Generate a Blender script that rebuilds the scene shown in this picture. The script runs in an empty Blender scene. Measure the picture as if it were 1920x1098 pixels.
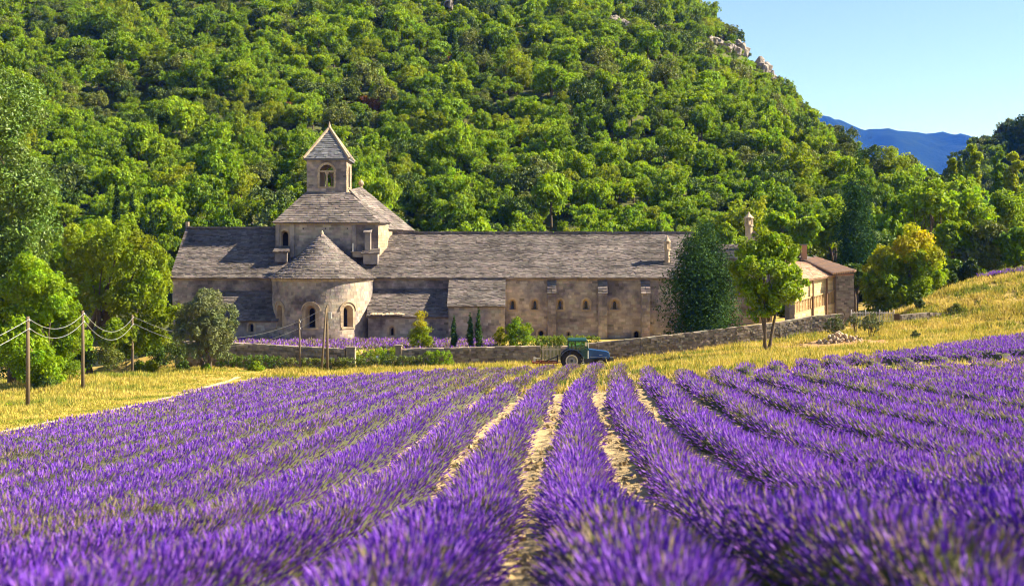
import bpy, math, random
import numpy as np
from mathutils import Vector

random.seed(7)
rng = np.random.default_rng(11)
PI = math.pi
scene = bpy.context.scene
COL = scene.collection

# ------------------------------------------------------------------ camera, sky, sun, exposure
F, YH = 2400.0, 480.0            # focal length and horizon row, in photograph pixels (1920 wide)
cam = bpy.data.cameras.new("camera")
cam_o = bpy.data.objects.new("camera", cam)
COL.objects.link(cam_o)
cam_o.location = (0, 0, 0)
cam_o.rotation_euler = (PI / 2, 0, 0)
cam.sensor_width = 36.0
cam.lens = 36.0 * F / 1920.0
cam.shift_y = -(549.0 - YH) / 1920.0
cam.clip_end = 20000
cam.clip_start = 0.1
cam.dof.use_dof = True
cam.dof.focus_distance = 110.0
cam.dof.aperture_fstop = 1.5
scene.camera = cam_o

SUN_E, SUN_A = math.radians(37), math.radians(5)      # elevation; angle behind the +x axis
S = Vector((math.cos(SUN_E) * math.cos(SUN_A), math.cos(SUN_E) * math.sin(SUN_A), math.sin(SUN_E)))
world = bpy.data.worlds.new("World")
scene.world = world
world.use_nodes = True
wn = world.node_tree.nodes
wl = world.node_tree.links
wn.clear()
sky = wn.new("ShaderNodeTexSky")
sky.sky_type = 'NISHITA'
sky.sun_disc = False
sky.sun_elevation = SUN_E
sky.sun_rotation = PI / 2 - SUN_A
sky.air_density = 1.15
sky.dust_density = 0.05
sky.ozone_density = 1.3
sky.altitude = 2600
bg = wn.new("ShaderNodeBackground")
bg.inputs['Strength'].default_value = 0.056
wo = wn.new("ShaderNodeOutputWorld")
wl.new(sky.outputs[0], bg.inputs[0])
wl.new(bg.outputs[0], wo.inputs[0])

sun = bpy.data.lights.new("sun", 'SUN')
sun.energy = 5.0
sun.angle = math.radians(0.5)
sun.color = (1.0, 0.89, 0.73)
sun_o = bpy.data.objects.new("sun", sun)
COL.objects.link(sun_o)
sun_o.location = (60, 60, 80)
sun_o.rotation_euler = S.to_track_quat('Z', 'Y').to_euler()

scene.view_settings.view_transform = 'Standard'
scene.view_settings.look = 'None'
scene.view_settings.gamma = 1
scene.view_settings.use_curve_mapping = False
scene.view_settings.exposure = 1.8
scene.cycles.max_bounces = 6
scene.cycles.diffuse_bounces = 3
scene.cycles.transmission_bounces = 4
scene.cycles.transparent_max_bounces = 8
scene.cycles.volume_bounces = 0
scene.cycles.pixel_filter_type = 'BLACKMAN_HARRIS'
scene.cycles.filter_width = 1.15

# ------------------------------------------------------------------ helpers
def P(px, py, Y):
    return np.array(((px - 960.0) * Y / F, Y, (YH - py) * Y / F))
def X(px, Y): return (px - 960.0) * Y / F
def Z(py, Y): return (YH - py) * Y / F

ORIGIN = {}
def tag(o, label=None, cat=None, group=None, kind=None):
    if label: o['label'] = label
    if cat: o['category'] = cat
    if group: o['group'] = group
    if kind: o['kind'] = kind
    return o

def thing(name, label, cat, loc, group=None):
    o = bpy.data.objects.new(name, None)
    COL.objects.link(o)
    o.location = loc
    o.empty_display_size = 0.3
    ORIGIN[o.name] = np.array(loc, float)
    return tag(o, label, cat, group)

def mesh_np(name, V, faces, mats, tint=None, smooth=False, matidx=None):
    """faces: list of int arrays (n,k) with constant k each"""
    me = bpy.data.meshes.new(name)
    V = np.asarray(V, np.float32)
    me.vertices.add(len(V))
    me.vertices.foreach_set('co', V.ravel())
    faces = [np.asarray(f, np.int32) for f in faces if len(f)]
    nl = sum(f.size for f in faces)
    nf = sum(len(f) for f in faces)
    me.loops.add(nl)
    me.loops.foreach_set('vertex_index', np.concatenate([f.ravel() for f in faces]))
    me.polygons.add(nf)
    tot = np.concatenate([np.full(len(f), f.shape[1], np.int32) for f in faces])
    start = np.concatenate(([0], np.cumsum(tot)[:-1])).astype(np.int32)
    me.polygons.foreach_set('loop_start', start)
    me.polygons.foreach_set('loop_total', tot)
    me.polygons.foreach_set('use_smooth', np.full(nf, bool(smooth)))
    if matidx is not None:
        me.polygons.foreach_set('material_index', np.asarray(matidx, np.int32))
    for m in (mats if isinstance(mats, (list, tuple)) else [mats]):
        me.materials.append(m)
    if tint is not None:
        t = np.ones((len(V), 4), np.float32)
        t[:, :3] = tint
        a = me.attributes.new('tint', 'FLOAT_COLOR', 'POINT')
        a.data.foreach_set('color', t.ravel())
    me.update()
    me.validate()
    return me

def put(name, me, parent=None, kind=None, label=None):
    o = bpy.data.objects.new(name, me)
    COL.objects.link(o)
    if parent is not None:
        o.parent = parent
        ORIGIN[o.name] = ORIGIN[parent.name]
    else:
        ORIGIN[o.name] = np.zeros(3)
    if kind: o['kind'] = kind
    if label: o['label'] = label
    return o

def obj_np(name, V, faces, mats, parent=None, tint=None, smooth=False, kind=None, label=None, matidx=None):
    V = np.asarray(V, float)
    if parent is not None:
        V = V - ORIGIN[parent.name]
    return put(name, mesh_np(name, V, faces, mats, tint, smooth, matidx), parent, kind, label)

class MB:
    """collects polygons, makes one mesh"""
    def __init__(s):
        s.v = []; s.f = []
    def add(s, verts, faces):
        b = len(s.v)
        s.v += [tuple(map(float, p)) for p in verts]
        s.f += [tuple(b + i for i in f) for f in faces]
    def quad(s, a, b, c, d): s.add([a, b, c, d], [(0, 1, 2, 3)])
    def poly(s, pts): s.add(pts, [tuple(range(len(pts)))])
    def hexa(s, b4, t4):
        s.add(list(b4) + list(t4), [(3, 2, 1, 0), (4, 5, 6, 7), (0, 1, 5, 4), (1, 2, 6, 5), (2, 3, 7, 6), (3, 0, 4, 7)])
    def box(s, x0, x1, y0, y1, z0, z1):
        s.hexa([(x0, y0, z0), (x1, y0, z0), (x1, y1, z0), (x0, y1, z0)], [(x0, y0, z1), (x1, y0, z1), (x1, y1, z1), (x0, y1, z1)])
    def prism(s, prof, axis, a0, a1):
        """prof list of 2D; axis 'x': (y,z) profile; 'y': (x,z); 'z': (x,y)"""
        def mk(p, a):
            return (a, p[0], p[1]) if axis == 'x' else (p[0], a, p[1]) if axis == 'y' else (p[0], p[1], a)
        n = len(prof)
        s.add([mk(p, a0) for p in prof] + [mk(p, a1) for p in prof],
              [tuple(range(n))[::-1], tuple(range(n, 2 * n))] + [(i, (i + 1) % n, n + (i + 1) % n, n + i) for i in range(n)])
    def tube(s, pts, rad, n=8, cap=True):
        pts = [Vector(p) for p in pts]
        if not isinstance(rad, (list, tuple)): rad = [rad] * len(pts)
        rings = []
        b = len(s.v)
        prev = None
        for i, p in enumerate(pts):
            d = (pts[min(i + 1, len(pts) - 1)] - pts[max(i - 1, 0)]).normalized()
            u = d.orthogonal().normalized() if prev is None else (prev - d * prev.dot(d)).normalized()
            prev = u
            w = d.cross(u)
            for k in range(n):
                a = 2 * PI * k / n
                q = p + (u * math.cos(a) + w * math.sin(a)) * rad[i]
                s.v.append((q.x, q.y, q.z))
        for i in range(len(pts) - 1):
            for k in range(n):
                k2 = (k + 1) % n
                s.f.append((b + i * n + k, b + i * n + k2, b + (i + 1) * n + k2, b + (i + 1) * n + k))
        if cap:
            s.f.append(tuple(b + k for k in range(n))[::-1])
            s.f.append(tuple(b + (len(pts) - 1) * n + k for k in range(n)))
    def lathe(s, prof, c, n=16, axis='z', caps=True):
        """prof: list (r, h)"""
        b = len(s.v)
        for r, h in prof:
            for k in range(n):
                a = 2 * PI * k / n
                if axis == 'z': s.v.append((c[0] + r * math.cos(a), c[1] + r * math.sin(a), c[2] + h))
                else: s.v.append((c[0] + r * math.cos(a), c[1] + h, c[2] + r * math.sin(a)))
        for i in range(len(prof) - 1):
            for k in range(n):
                k2 = (k + 1) % n
                s.f.append((b + i * n + k, b + i * n + k2, b + (i + 1) * n + k2, b + (i + 1) * n + k))
        if caps:
            s.f.append(tuple(b + k for k in range(n))[::-1])
            s.f.append(tuple(b + (len(prof) - 1) * n + k for k in range(n)))
    def build(s, name, mat, parent=None, kind=None, label=None, smooth=False, recalc=True):
        me = bpy.data.meshes.new(name)
        off = ORIGIN[parent.name] if parent is not None else np.zeros(3)
        me.from_pydata((np.array(s.v) - off).tolist(), [], s.f)
        for m in (mat if isinstance(mat, (list, tuple)) else [mat]): me.materials.append(m)
        if recalc:
            import bmesh
            bm = bmesh.new(); bm.from_mesh(me)
            bmesh.ops.recalc_face_normals(bm, faces=bm.faces)
            bm.to_mesh(me); bm.free()
        if smooth:
            me.polygons.foreach_set('use_smooth', np.ones(len(me.polygons), bool))
        me.update()
        return put(name, me, parent, kind, label)

def boxes(c, hx, hy, hz, jit=0.0):
    """c (N,3), half vectors (N,3) each -> V, F"""
    N = len(c)
    sg = np.array([(-1, -1, -1), (1, -1, -1), (1, 1, -1), (-1, 1, -1), (-1, -1, 1), (1, -1, 1), (1, 1, 1), (-1, 1, 1)], float)
    V = c[:, None, :] + sg[None, :, 0:1] * hx[:, None, :] + sg[None, :, 1:2] * hy[:, None, :] + sg[None, :, 2:3] * hz[:, None, :]
    if jit: V = V + rng.normal(0, jit, V.shape)
    return V.reshape(-1, 3), hexfaces(N)
def hexfaces(N):
    f = np.array([(3, 2, 1, 0), (4, 5, 6, 7), (0, 1, 5, 4), (1, 2, 6, 5), (2, 3, 7, 6), (3, 0, 4, 7)])
    return (np.arange(N)[:, None, None] * 8 + f[None]).reshape(-1, 4)

_ph = np.random.default_rng(5).uniform(0, 6.28, (40, 2))
_dr = np.random.default_rng(6).normal(0, 1, (40, 2))
_dr /= np.linalg.norm(_dr, axis=1)[:, None]
def noise2(x, y, wl, seed=0, n=7):
    """smooth sum-of-sines noise, about -1..1, wavelength wl"""
    out = 0
    for i in range(n):
        j = (i + seed * 7) % 40
        k = 2 * PI / (wl * (0.6 + 0.15 * i))
        out = out + np.sin(k * (x * _dr[j, 0] + y * _dr[j, 1]) + _ph[j, 0])
    return out / math.sqrt(n) / 1.3

def sstep(a, b, t):
    t = np.clip((t - a) / (b - a), 0, 1)
    return t * t * (3 - 2 * t)

# ------------------------------------------------------------------ materials
def nodes_of(name):
    m = bpy.data.materials.new(name)
    m.use_nodes = True
    nt = m.node_tree
    for n in list(nt.nodes): nt.nodes.remove(n)
    out = nt.nodes.new("ShaderNodeOutputMaterial")
    return m, nt, out
def ramp(nt, fac, cols, pos=None):
    r = nt.nodes.new("ShaderNodeValToRGB")
    pos = pos or [i / (len(cols) - 1) for i in range(len(cols))]
    while len(r.color_ramp.elements) < len(cols): r.color_ramp.elements.new(0.5)
    for e, p, c in zip(r.color_ramp.elements, pos, cols):
        e.position = p; e.color = (*c, 1)
    nt.links.new(fac, r.inputs[0])
    return r.outputs[0]
def noise_n(nt, scale, detail=4, rough=0.6, vec=None):
    n = nt.nodes.new("ShaderNodeTexNoise")
    n.inputs['Scale'].default_value = scale
    n.inputs['Detail'].default_value = detail
    n.inputs['Roughness'].default_value = rough
    if vec is None:
        vec = nt.nodes.new("ShaderNodeNewGeometry").outputs['Position']
    nt.links.new(vec, n.inputs['Vector'])
    return n.outputs['Fac']
def mixc(nt, a, b, fac, mode='MIX'):
    m = nt.nodes.new("ShaderNodeMix")
    m.data_type = 'RGBA'; m.blend_type = mode
    if isinstance(fac, (int, float)): m.inputs[0].default_value = fac
    else: nt.links.new(fac, m.inputs[0])
    for v, i in ((a, 6), (b, 7)):
        if isinstance(v, tuple): m.inputs[i].default_value = (*v, 1)
        else: nt.links.new(v, m.inputs[i])
    return m.outputs[2]
def attr(nt, name='tint'):
    a = nt.nodes.new("ShaderNodeAttribute"); a.attribute_name = name
    return a.outputs['Color']
def bsdf(nt, out, color, rough=0.8, bump=None, spec=0.3, metal=0.0):
    p = nt.nodes.new("ShaderNodeBsdfPrincipled")
    if isinstance(color, tuple): p.inputs['Base Color'].default_value = (*color, 1)
    else: nt.links.new(color, p.inputs['Base Color'])
    p.inputs['Roughness'].default_value = rough
    p.inputs['Metallic'].default_value = metal
    p.inputs['Specular IOR Level'].default_value = spec
    if bump is not None:
        b = nt.nodes.new("ShaderNodeBump")
        b.inputs['Strength'].default_value = bump[1]
        b.inputs['Distance'].default_value = bump[2]
        nt.links.new(bump[0], b.inputs['Height'])
        nt.links.new(b.outputs[0], p.inputs['Normal'])
    nt.links.new(p.outputs[0], out.inputs[0])
    return p
def mat_noise(name, cols, scale, rough=0.85, bump=0.4, bscale=None, bdist=0.05, tint=False, spec=0.25, big=None, metal=0.0, pos=None):
    m, nt, out = nodes_of(name)
    c = ramp(nt, noise_n(nt, scale, 6, 0.65), cols, pos)
    if big:
        c = mixc(nt, c, ramp(nt, noise_n(nt, big[0], 4, 0.6), big[1], big[2] if len(big) > 2 else None), 1.0, 'MULTIPLY')
    if tint:
        c = mixc(nt, c, attr(nt), 1.0, 'MULTIPLY')
    b = (noise_n(nt, bscale or scale * 3, 5, 0.7), bump, bdist) if bump else None
    bsdf(nt, out, c, rough, b, spec, metal)
    return m
def mat_plain(name, col, rough=0.5, spec=0.5, metal=0.0, vary=0.25, scale=4.0):
    lo = tuple(c * (1 - vary) for c in col); hi = tuple(min(1, c * (1 + vary)) for c in col)
    return mat_noise(name, [lo, hi], scale, rough, 0, None, 0, False, spec, None, metal, [0.3, 0.7])
def mat_leaf(name, cols, trans=0.48, rough=0.55, spec=0.22, usetint=True):
    """leaf colour from the object's random number, times the clump tint; thin leaves let light through"""
    m, nt, out = nodes_of(name)
    oi = nt.nodes.new("ShaderNodeObjectInfo")
    c = ramp(nt, oi.outputs['Random'], cols)
    if usetint: c = mixc(nt, c, attr(nt), 1.0, 'MULTIPLY')
    p = nt.nodes.new("ShaderNodeBsdfPrincipled")
    nt.links.new(c, p.inputs['Base Color'])
    p.inputs['Roughness'].default_value = rough
    p.inputs['Specular IOR Level'].default_value = spec
    t = nt.nodes.new("ShaderNodeBsdfTranslucent")
    tc = mixc(nt, c, (1.25, 1.15, 0.5), 1.0, 'MULTIPLY')
    nt.links.new(tc, t.inputs[0])
    mx = nt.nodes.new("ShaderNodeMixShader")
    mx.inputs[0].default_value = trans
    nt.links.new(p.outputs[0], mx.inputs[1]); nt.links.new(t.outputs[0], mx.inputs[2])
    nt.links.new(mx.outputs[0], out.inputs[0])
    return m
def mat_attr(name, trans=0.25, rough=0.7, spec=0.2):
    m, nt, out = nodes_of(name)
    c = attr(nt)
    p = nt.nodes.new("ShaderNodeBsdfPrincipled")
    nt.links.new(c, p.inputs['Base Color'])
    p.inputs['Roughness'].default_value = rough
    p.inputs['Specular IOR Level'].default_value = spec
    t = nt.nodes.new("ShaderNodeBsdfTranslucent")
    nt.links.new(c, t.inputs[0])
    mx = nt.nodes.new("ShaderNodeMixShader")
    mx.inputs[0].default_value = trans
    nt.links.new(p.outputs[0], mx.inputs[1]); nt.links.new(t.outputs[0], mx.inputs[2])
    nt.links.new(mx.outputs[0], out.inputs[0])
    return m

M = {}
M['wall'] = mat_noise("limestone_wall", [(.185, .16, .15), (.345, .30, .265), (.50, .43, .35)], 1.5, .9, .7, 7, .035, True, .2,
                      (0.33, [(.42, .40, .44), (.82, .79, .80), (1.15, 1.08, .95)], [.38, .5, .60]))
M['pale'] = mat_noise("dressed_and_sunlit_limestone", [(.34, .26, .18), (.48, .38, .26), (.60, .49, .34)], 2.5, .85, .3, 6, .015, True, .2, (0.8, [(.68, .64, .64), (1.0, .97, .94)], [.4, .6]))  # dressed stone; also laid on sun-facing sides, where its paleness stands for sunlight
M['roof'] = mat_noise("roof_slabs", [(.10, .09, .09), (.165, .145, .14), (.25, .22, .205)], 2.2, .9, .5, 8, .03, True, .2,
                      (0.35, [(.62, .60, .56), (1.12, 1.06, 1.0)], [.36, .62]))
M['rubble'] = mat_noise("dry_stone", [(.13, .105, .085), (.24, .195, .15), (.36, .30, .22)], 3.0, .95, .6, 12, .03, True, .15)
M['tile'] = mat_noise("terracotta_tiles", [(.28, .16, .10), (.42, .27, .18), (.50, .38, .28)], 3.0, .85, .4, 12, .02, True, .2)
M['dark'] = mat_noise("dark_interior", [(.008, .007, .008), (.02, .018, .018)], 3.0, .9, 0)
M['glass'] = mat_plain("window_glass", (.02, .024, .03), .15, .5)
M['bark'] = mat_noise("bark", [(.05, .037, .026), (.12, .09, .06), (.19, .15, .10)], 5.0, .95, .8, 20, .04, False, .1)
M['pole'] = mat_noise("weathered_pole", [(.10, .075, .05), (.20, .15, .09)], 4.0, .9, .5, 25, .02, False, .15)
M['wire'] = mat_plain("cable", (.50, .49, .47), .4, .5, .3)
M['soil'] = mat_noise("field_soil", [(.34, .24, .13), (.52, .39, .22), (.66, .52, .32)], 1.1, .95, 1.0, 14, .05, False, .1,
                      (9.0, [(.7, .66, .6), (1.1, 1.08, 1.0)], [.35, .6]))
M['ground'] = mat_noise("dry_ground", [(.25, .21, .06), (.42, .31, .09), (.52, .38, .14)], .45, .95, .8, 9, .06, False, .1,
                        (4.0, [(.8, .8, .7), (1.1, 1.05, 1.0)], [.35, .6]))
M['track'] = mat_noise("track_dust", [(.50, .40, .22), (.62, .52, .32)], 1.5, .95, .5, 12, .03, False, .1)
M['earth'] = mat_noise("red_earth", [(.26, .13, .06), (.42, .24, .11), (.5, .33, .17)], 1.3, .95, .9, 9, .06, False, .1)
M['hillsoil'] = mat_noise("hill_ground", [(.05, .07, .018), (.09, .10, .03), (.20, .17, .09)], .12, .95, .8, 2, .3, False, .1)
M['rock'] = mat_noise("grey_limestone", [(.11, .095, .085), (.27, .235, .205), (.42, .37, .32)], .6, .9, .9, 2.2, .3, False, .15)
M['stone'] = mat_noise("rubble_stone", [(.24, .165, .105), (.40, .30, .20), (.52, .42, .31)], 3.0, .9, .5, 14, .02, False, .15)
M['farwood'] = mat_noise("far_forest", [(.001, .005, .003), (.008, .022, .009), (.024, .042, .016)], .012, .95, 1.0, .05, 8, False, .05)
M['attr_lav'] = mat_attr("lavender_bloom", .3)
M['attr_grass'] = mat_attr("dry_grass", .35)
M['lavbody'] = mat_noise("lavender_foliage", [(.045, .05, .03), (.09, .095, .05), (.14, .12, .07)], 7.0, .9, .9, 22, .06, False, .1)

# ------------------------------------------------------------------ terrain
_gy = np.arange(-40, 400.5, .5)
_g = np.interp(_gy, [-40, -20, 0, 5, 8, 16, 24, 31, 48, 66, 115, 125, 160, 400],
               [-.6, -1.0, -1.7, -2.1, -2.5, -3.72, -4.5, -4.95, -6.0, -7.0, -9.7, -10.2, -11.0, -13.0])
_k = np.exp(-0.5 * (np.arange(-12, 13) * .5 / 2.0) ** 2); _k /= _k.sum()
_g = np.convolve(np.pad(_g, 12, mode='edge'), _k, 'valid')
def base_z(x, y):
    xe = np.where(x < -34, -34 + (x + 34) * .25, x)
    xe = np.where(xe > 52, 52 + (xe - 52) * .2, xe)
    w = 1 - sstep(135, 175, y) * .85
    return np.interp(y, _gy, _g) + .06 * xe * w

CTRL = [(52, 767, 84), (155, 734, 97), (248, 719, 116), (563, 698, 118), (610, 698, 118), (18, 757, 90), (172, 705, 108),
        (388, 694, 114), (500, 693, 119), (700, 692, 119), (850, 689, 119), (1080, 692, 115), (1080, 692, 106), (1000, 691, 112),
        (1130, 690, 114), (880, 684, 120.5), (1000, 682, 120), (1170, 677, 119), (1280, 664, 120), (1400, 645, 121), (1480, 634, 122), (1560, 624, 123),
        (1438, 659, 108), (1570, 645, 112), (1635, 634, 113), (1715, 637, 112), (1640, 608, 124.5), (1700, 607, 124), (1800, 604, 123),
        (1900, 596, 121), (1690, 601, 128), (1640, 607, 130), (1660, 605, 137), (1600, 606, 132), (1722, 574, 131), (1755, 551, 134), (1815, 527, 138), (1880, 514, 141), (1920, 507, 145), (2000, 488, 150),
        (1690, 600, 150), (1920, 500, 165), (1330, 676, 101), (1260, 688, 98), (300, 700, 119), (350, 690, 121)]
_c = [(*(P(a, b, Y)[:2]), P(a, b, Y)[2] - float(base_z(P(a, b, Y)[0], Y))) for a, b, Y in CTRL]
for yy in (5, 15, 30, 45, 60, 75, 88):
    for xx in (-20, -10, 0, 8):
        _c.append((xx, yy, 0))
for xx, yy in ((20, 20), (20, 45), (20, 65), (30, 75), (38, 90), (46, 112), (30, 40), (50, 60), (70, 90), (-20, 102), (-10, 105), (-23, 60), (-23, 85),
               (-60, 60), (-60, 100), (-70, 140), (-30, 30), (-50, 20), (29, 94), (17, 84), (0, -20), (60, 0), (-60, 0)):
    _c.append((xx, yy, 0))
_c = np.array(_c)
_D = np.linalg.norm(_c[:, None, :2] - _c[None, :, :2], axis=2)
_wt = np.linalg.solve(_D - np.eye(len(_c)) * .25, _c[:, 2])
def resid(x, y):
    out = np.zeros_like(x)
    for (cx, cy, _), w in zip(_c, _wt):
        out += w * np.sqrt((x - cx) ** 2 + (y - cy) ** 2 + .01)
    fade = (1 - sstep(70, 120, np.abs(x))) * (1 - sstep(165, 200, y))
    return out * fade
def wall_y(x):
    return np.interp(x, [-60, 9, 22, 34], [121.6, 120.6, 121.6, 124.2])
def step_y(x):
    return wall_y(x) + 6 * sstep(1.6, 2.6, x) * (1 - sstep(4.9, 6.0, x)) + 3.0 * sstep(-15.6, -14.6, x) * (1 - sstep(-11.4, -10.6, x))
def terrain(x, y):
    x = np.asarray(x, float); y = np.asarray(y, float)
    x, y = np.broadcast_arrays(x, y)
    f = base_z(x, y) + resid(x, y)
    gb = np.interp(x, [-70, -40, 12, 20, 33, 50, 60], [-10, -9.15, -9.1, -8.6, -7.0, -5.4, -4.4])
    m = sstep(.0, 1.2, y - step_y(x)) * (1 - sstep(31.5, 34, x)) * sstep(-46, -30, x)
    return f * (1 - m) + gb * m
def tz(x, y): return float(terrain(np.array([x]), np.array([y]))[0])

def hill_z(x, y):
    x = np.asarray(x, float); y = np.asarray(y, float)
    up = np.where(y < 180, (y - 180) * .42, (y - 180) * .43)
    fall = (np.maximum(x - 8, 0) / 62.0) ** 2 * np.maximum(2.5, 8 + .125 * (y - 230) + 7.6 * np.exp(-((y - 300) / 40.0) ** 2) - 5.0 * sstep(320, 385, y))
    h = -2 + up - fall * 1.2 - .05 * np.minimum(x, 0)
    h = h + noise2(x, y, 60, 1) * 1.8 * sstep(185, 240, y) + noise2(x * .75 + y * .66, y * .05, 45, 2) * 1.6 * sstep(185, 240, y)
    return np.maximum(h, -14)

def grid_obj(name, xs, ys, fz, mat, kind='structure', off=0.0, mask=None):
    xx, yy = np.meshgrid(xs, ys)
    zz = fz(xx, yy) + off
    V = np.stack([xx, yy, zz], -1).reshape(-1, 3)
    nx, ny = len(xs), len(ys)
    i = np.arange(nx - 1)[None, :] + np.arange(ny - 1)[:, None] * nx
    Fq = np.stack([i, i + 1, i + nx + 1, i + nx], -1)
    if mask is not None:
        cx = (xx[:-1, :-1] + xx[1:, 1:]) / 2; cy = (yy[:-1, :-1] + yy[1:, 1:]) / 2
        Fq = Fq[mask(cx, cy)]
    Fq = Fq.reshape(-1, 4)
    used, inv = np.unique(Fq, return_inverse=True)
    o = obj_np(name, V[used], [inv.reshape(-1, 4)], mat, None, None, True, kind)
    return o

xs = np.concatenate([np.arange(-150, -50, 4), np.arange(-50, 66, .8), np.arange(66, 150, 4)])
ys = np.concatenate([np.arange(-30, 20, .8), np.arange(20, 160, .8), np.arange(160, 215, 3)])
tag(grid_obj("ground", xs, ys, lambda a, b: terrain(a, b) + .03 * noise2(a, b, 3, 3), M['ground']))
def far_ground(a, b):
    r = np.sqrt(a * a + b * b)
    return -16 - 6 * sstep(200, 900, r)
gx = np.concatenate([np.linspace(-3300, -400, 12), np.linspace(-300, 300, 13), np.linspace(400, 5000, 14)])
gyy = np.concatenate([np.linspace(-600, 0, 5), np.linspace(60, 600, 10), np.linspace(800, 7100, 14)])
tag(grid_obj("valley_ground", gx, gyy, far_ground, M['ground']))
tag(grid_obj("hill", np.arange(-290, 190, 3.0), np.arange(158, 620, 3.0), hill_z, M['hillsoil']))

# right-hand hill
def hill2_z(x, y):
    top = np.interp((x / y) * F + 960, [1500, 1640, 1700, 1765, 1830, 1925, 2100, 2400], [-18, -12, 12, 34, 46, 53, 76, 90])
    return top * np.exp(-((y - 430) / 95.0) ** 2) - 14 + noise2(x, y, 50, 4) * 2.0
tag(grid_obj("wooded_hill", np.arange(90, 330, 4.0), np.arange(300, 560, 4.0), hill2_z, M['hillsoil']))
def mountain_z(x, y):
    px = x / y * F + 960
    row = np.interp(px, [800, 1300, 1560, 1600, 1640, 1700, 1760, 1820, 1900, 2100, 2600], [150, 205, 227, 234, 240, 247, 253, 262, 274, 300, 330])
    zt = (YH - row) / F * 6000
    return np.maximum(-40, zt * np.exp(-((y - 6000) / 1000.0) ** 2) + noise2(x, y, 840, 1) * 24 + noise2(x, y, 300, 2) * 20 + noise2(x, y, 150, 3) * 8 - 12)
tag(grid_obj("mountain", np.arange(400, 4800, 40.0), np.arange(4100, 7100, 40.0), mountain_z, M['farwood']))

# ------------------------------------------------------------------ rows of lavender
def xA(Y): return -.2 + .015 * Y + .0005 * Y * Y
def row_x(k, Y):
    w = 1.0 if k >= 0 else max(.35, 1 + k * .043)
    return xA(Y) * w + .85 + 1.7 * k + .10 * np.sin(Y * .21 + k * 1.7) + .06 * np.sin(Y * .57 + k * 2.9)
FIELD_EDGE = ([-30, -20, -12, -3, 3, 6, 8, 10, 13.8, 23.7, 38.8, 50], [99, 99, 94, 98, 101, 96, 80, 68, 70, 78, 98, 111])
def far_edge(x): return np.interp(x, *FIELD_EDGE)
def in_field(x, y):
    return (x > -19.8) & (y < far_edge(x) - .6) & (y > -14)
tag(grid_obj("field_soil", np.arange(-26, 60, .6), np.arange(-14, 118, .6), lambda a, b: terrain(a, b) + .05 + .05 * noise2(a, b, 1.1, 2) + .03 * noise2(a, b, .5, 4),
             M['soil'], mask=in_field))

def ROWV(x, Y): return .10 * np.sin((x - xA(Y)) / 1.7 * 2.4 + 1.0) - .05
def bloom_at(x, Y):
    b = 1.0 - sstep(58, 66, Y) * sstep(-10, -1, x) * (1 - sstep(9, 12, x)) * .62
    b = b + ROWV(x, Y) - .42 * sstep(.15, .85, noise2(x, Y, 9, 0)) - .25 * sstep(.2, 1.0, noise2(x, Y, 3.2, 3))
    b = b - .55 * np.exp(-(((x - .9) / .7) ** 2 + ((Y - 10.5) / 2.6) ** 2)) - .2 * np.exp(-(((x + 1.2) / .6) ** 2 + ((Y - 7.0) / 1.2) ** 2))
    b = b - .35 * np.exp(-((Y - 57.5) / 5.5) ** 2) * sstep(14, 18, x)
    return np.clip(b, .12, 1)
def size_at(x, Y, k):
    s = .92 + (.12 + .08 * (Y < 26)) * np.sin(Y * 6.6 + k * 2.1 + 1.5 * np.sin(Y * .9 + k)) + .09 * noise2(x, Y, 5, 5)
    s = s * (1 - .38 * sstep(60, 70, Y) * sstep(-6, 1, x) * (1 - sstep(9, 12, x)))
    s = s * (1 - .45 * np.exp(-((Y - 55.5) / 5.5) ** 2) * sstep(14, 18, x))
    s = s * (1 - .42 * sstep(.95, 1.25, noise2(x * 2 + k * 7.3, Y, 2.6, 4)))
    return s

ORD = ["first", "second", "third", "fourth", "fifth", "sixth", "seventh", "eighth", "ninth", "tenth", "eleventh", "twelfth", "thirteenth", "fourteenth",
       "fifteenth", "sixteenth", "seventeenth", "eighteenth", "nineteenth", "twentieth", "twenty-first", "twenty-second", "twenty-third", "twenty-fourth", "twenty-fifth",
       "twenty-sixth", "twenty-seventh", "twenty-eighth"]
TRI = [0]
def dens(Y):
    return np.interp(Y, [0, 6, 10, 16, 25, 40, 60, 115], [640, 680, 540, 290, 140, 60, 33, 18])
PURPLE = np.array([(.19, .055, .52), (.135, .03, .44), (.29, .13, .62), (.25, .09, .48)])
FADED = np.array([(.26, .19, .12), (.21, .20, .07), (.22, .13, .24), (.30, .23, .15), (.15, .17, .05)])
def spikes(px_, nx_, W, stem, flen, fcol, scol, r):
    """px_ (N,3) bases, nx_ directions, W widths, stem lengths, flower lengths -> V,F3,col"""
    N = len(px_)
    a = np.cross(nx_, r.normal(0, 1, (N, 3))); a /= np.linalg.norm(a, axis=1)[:, None] + 1e-9
    b = np.cross(nx_, a)
    b0 = px_; f0 = px_ + nx_ * stem[:, None]; tip = f0 + nx_ * flen[:, None]; mid = f0 + nx_ * (flen * .42)[:, None]
    w = W[:, None]
    return a, b, b0, f0, mid, tip, w
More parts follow.
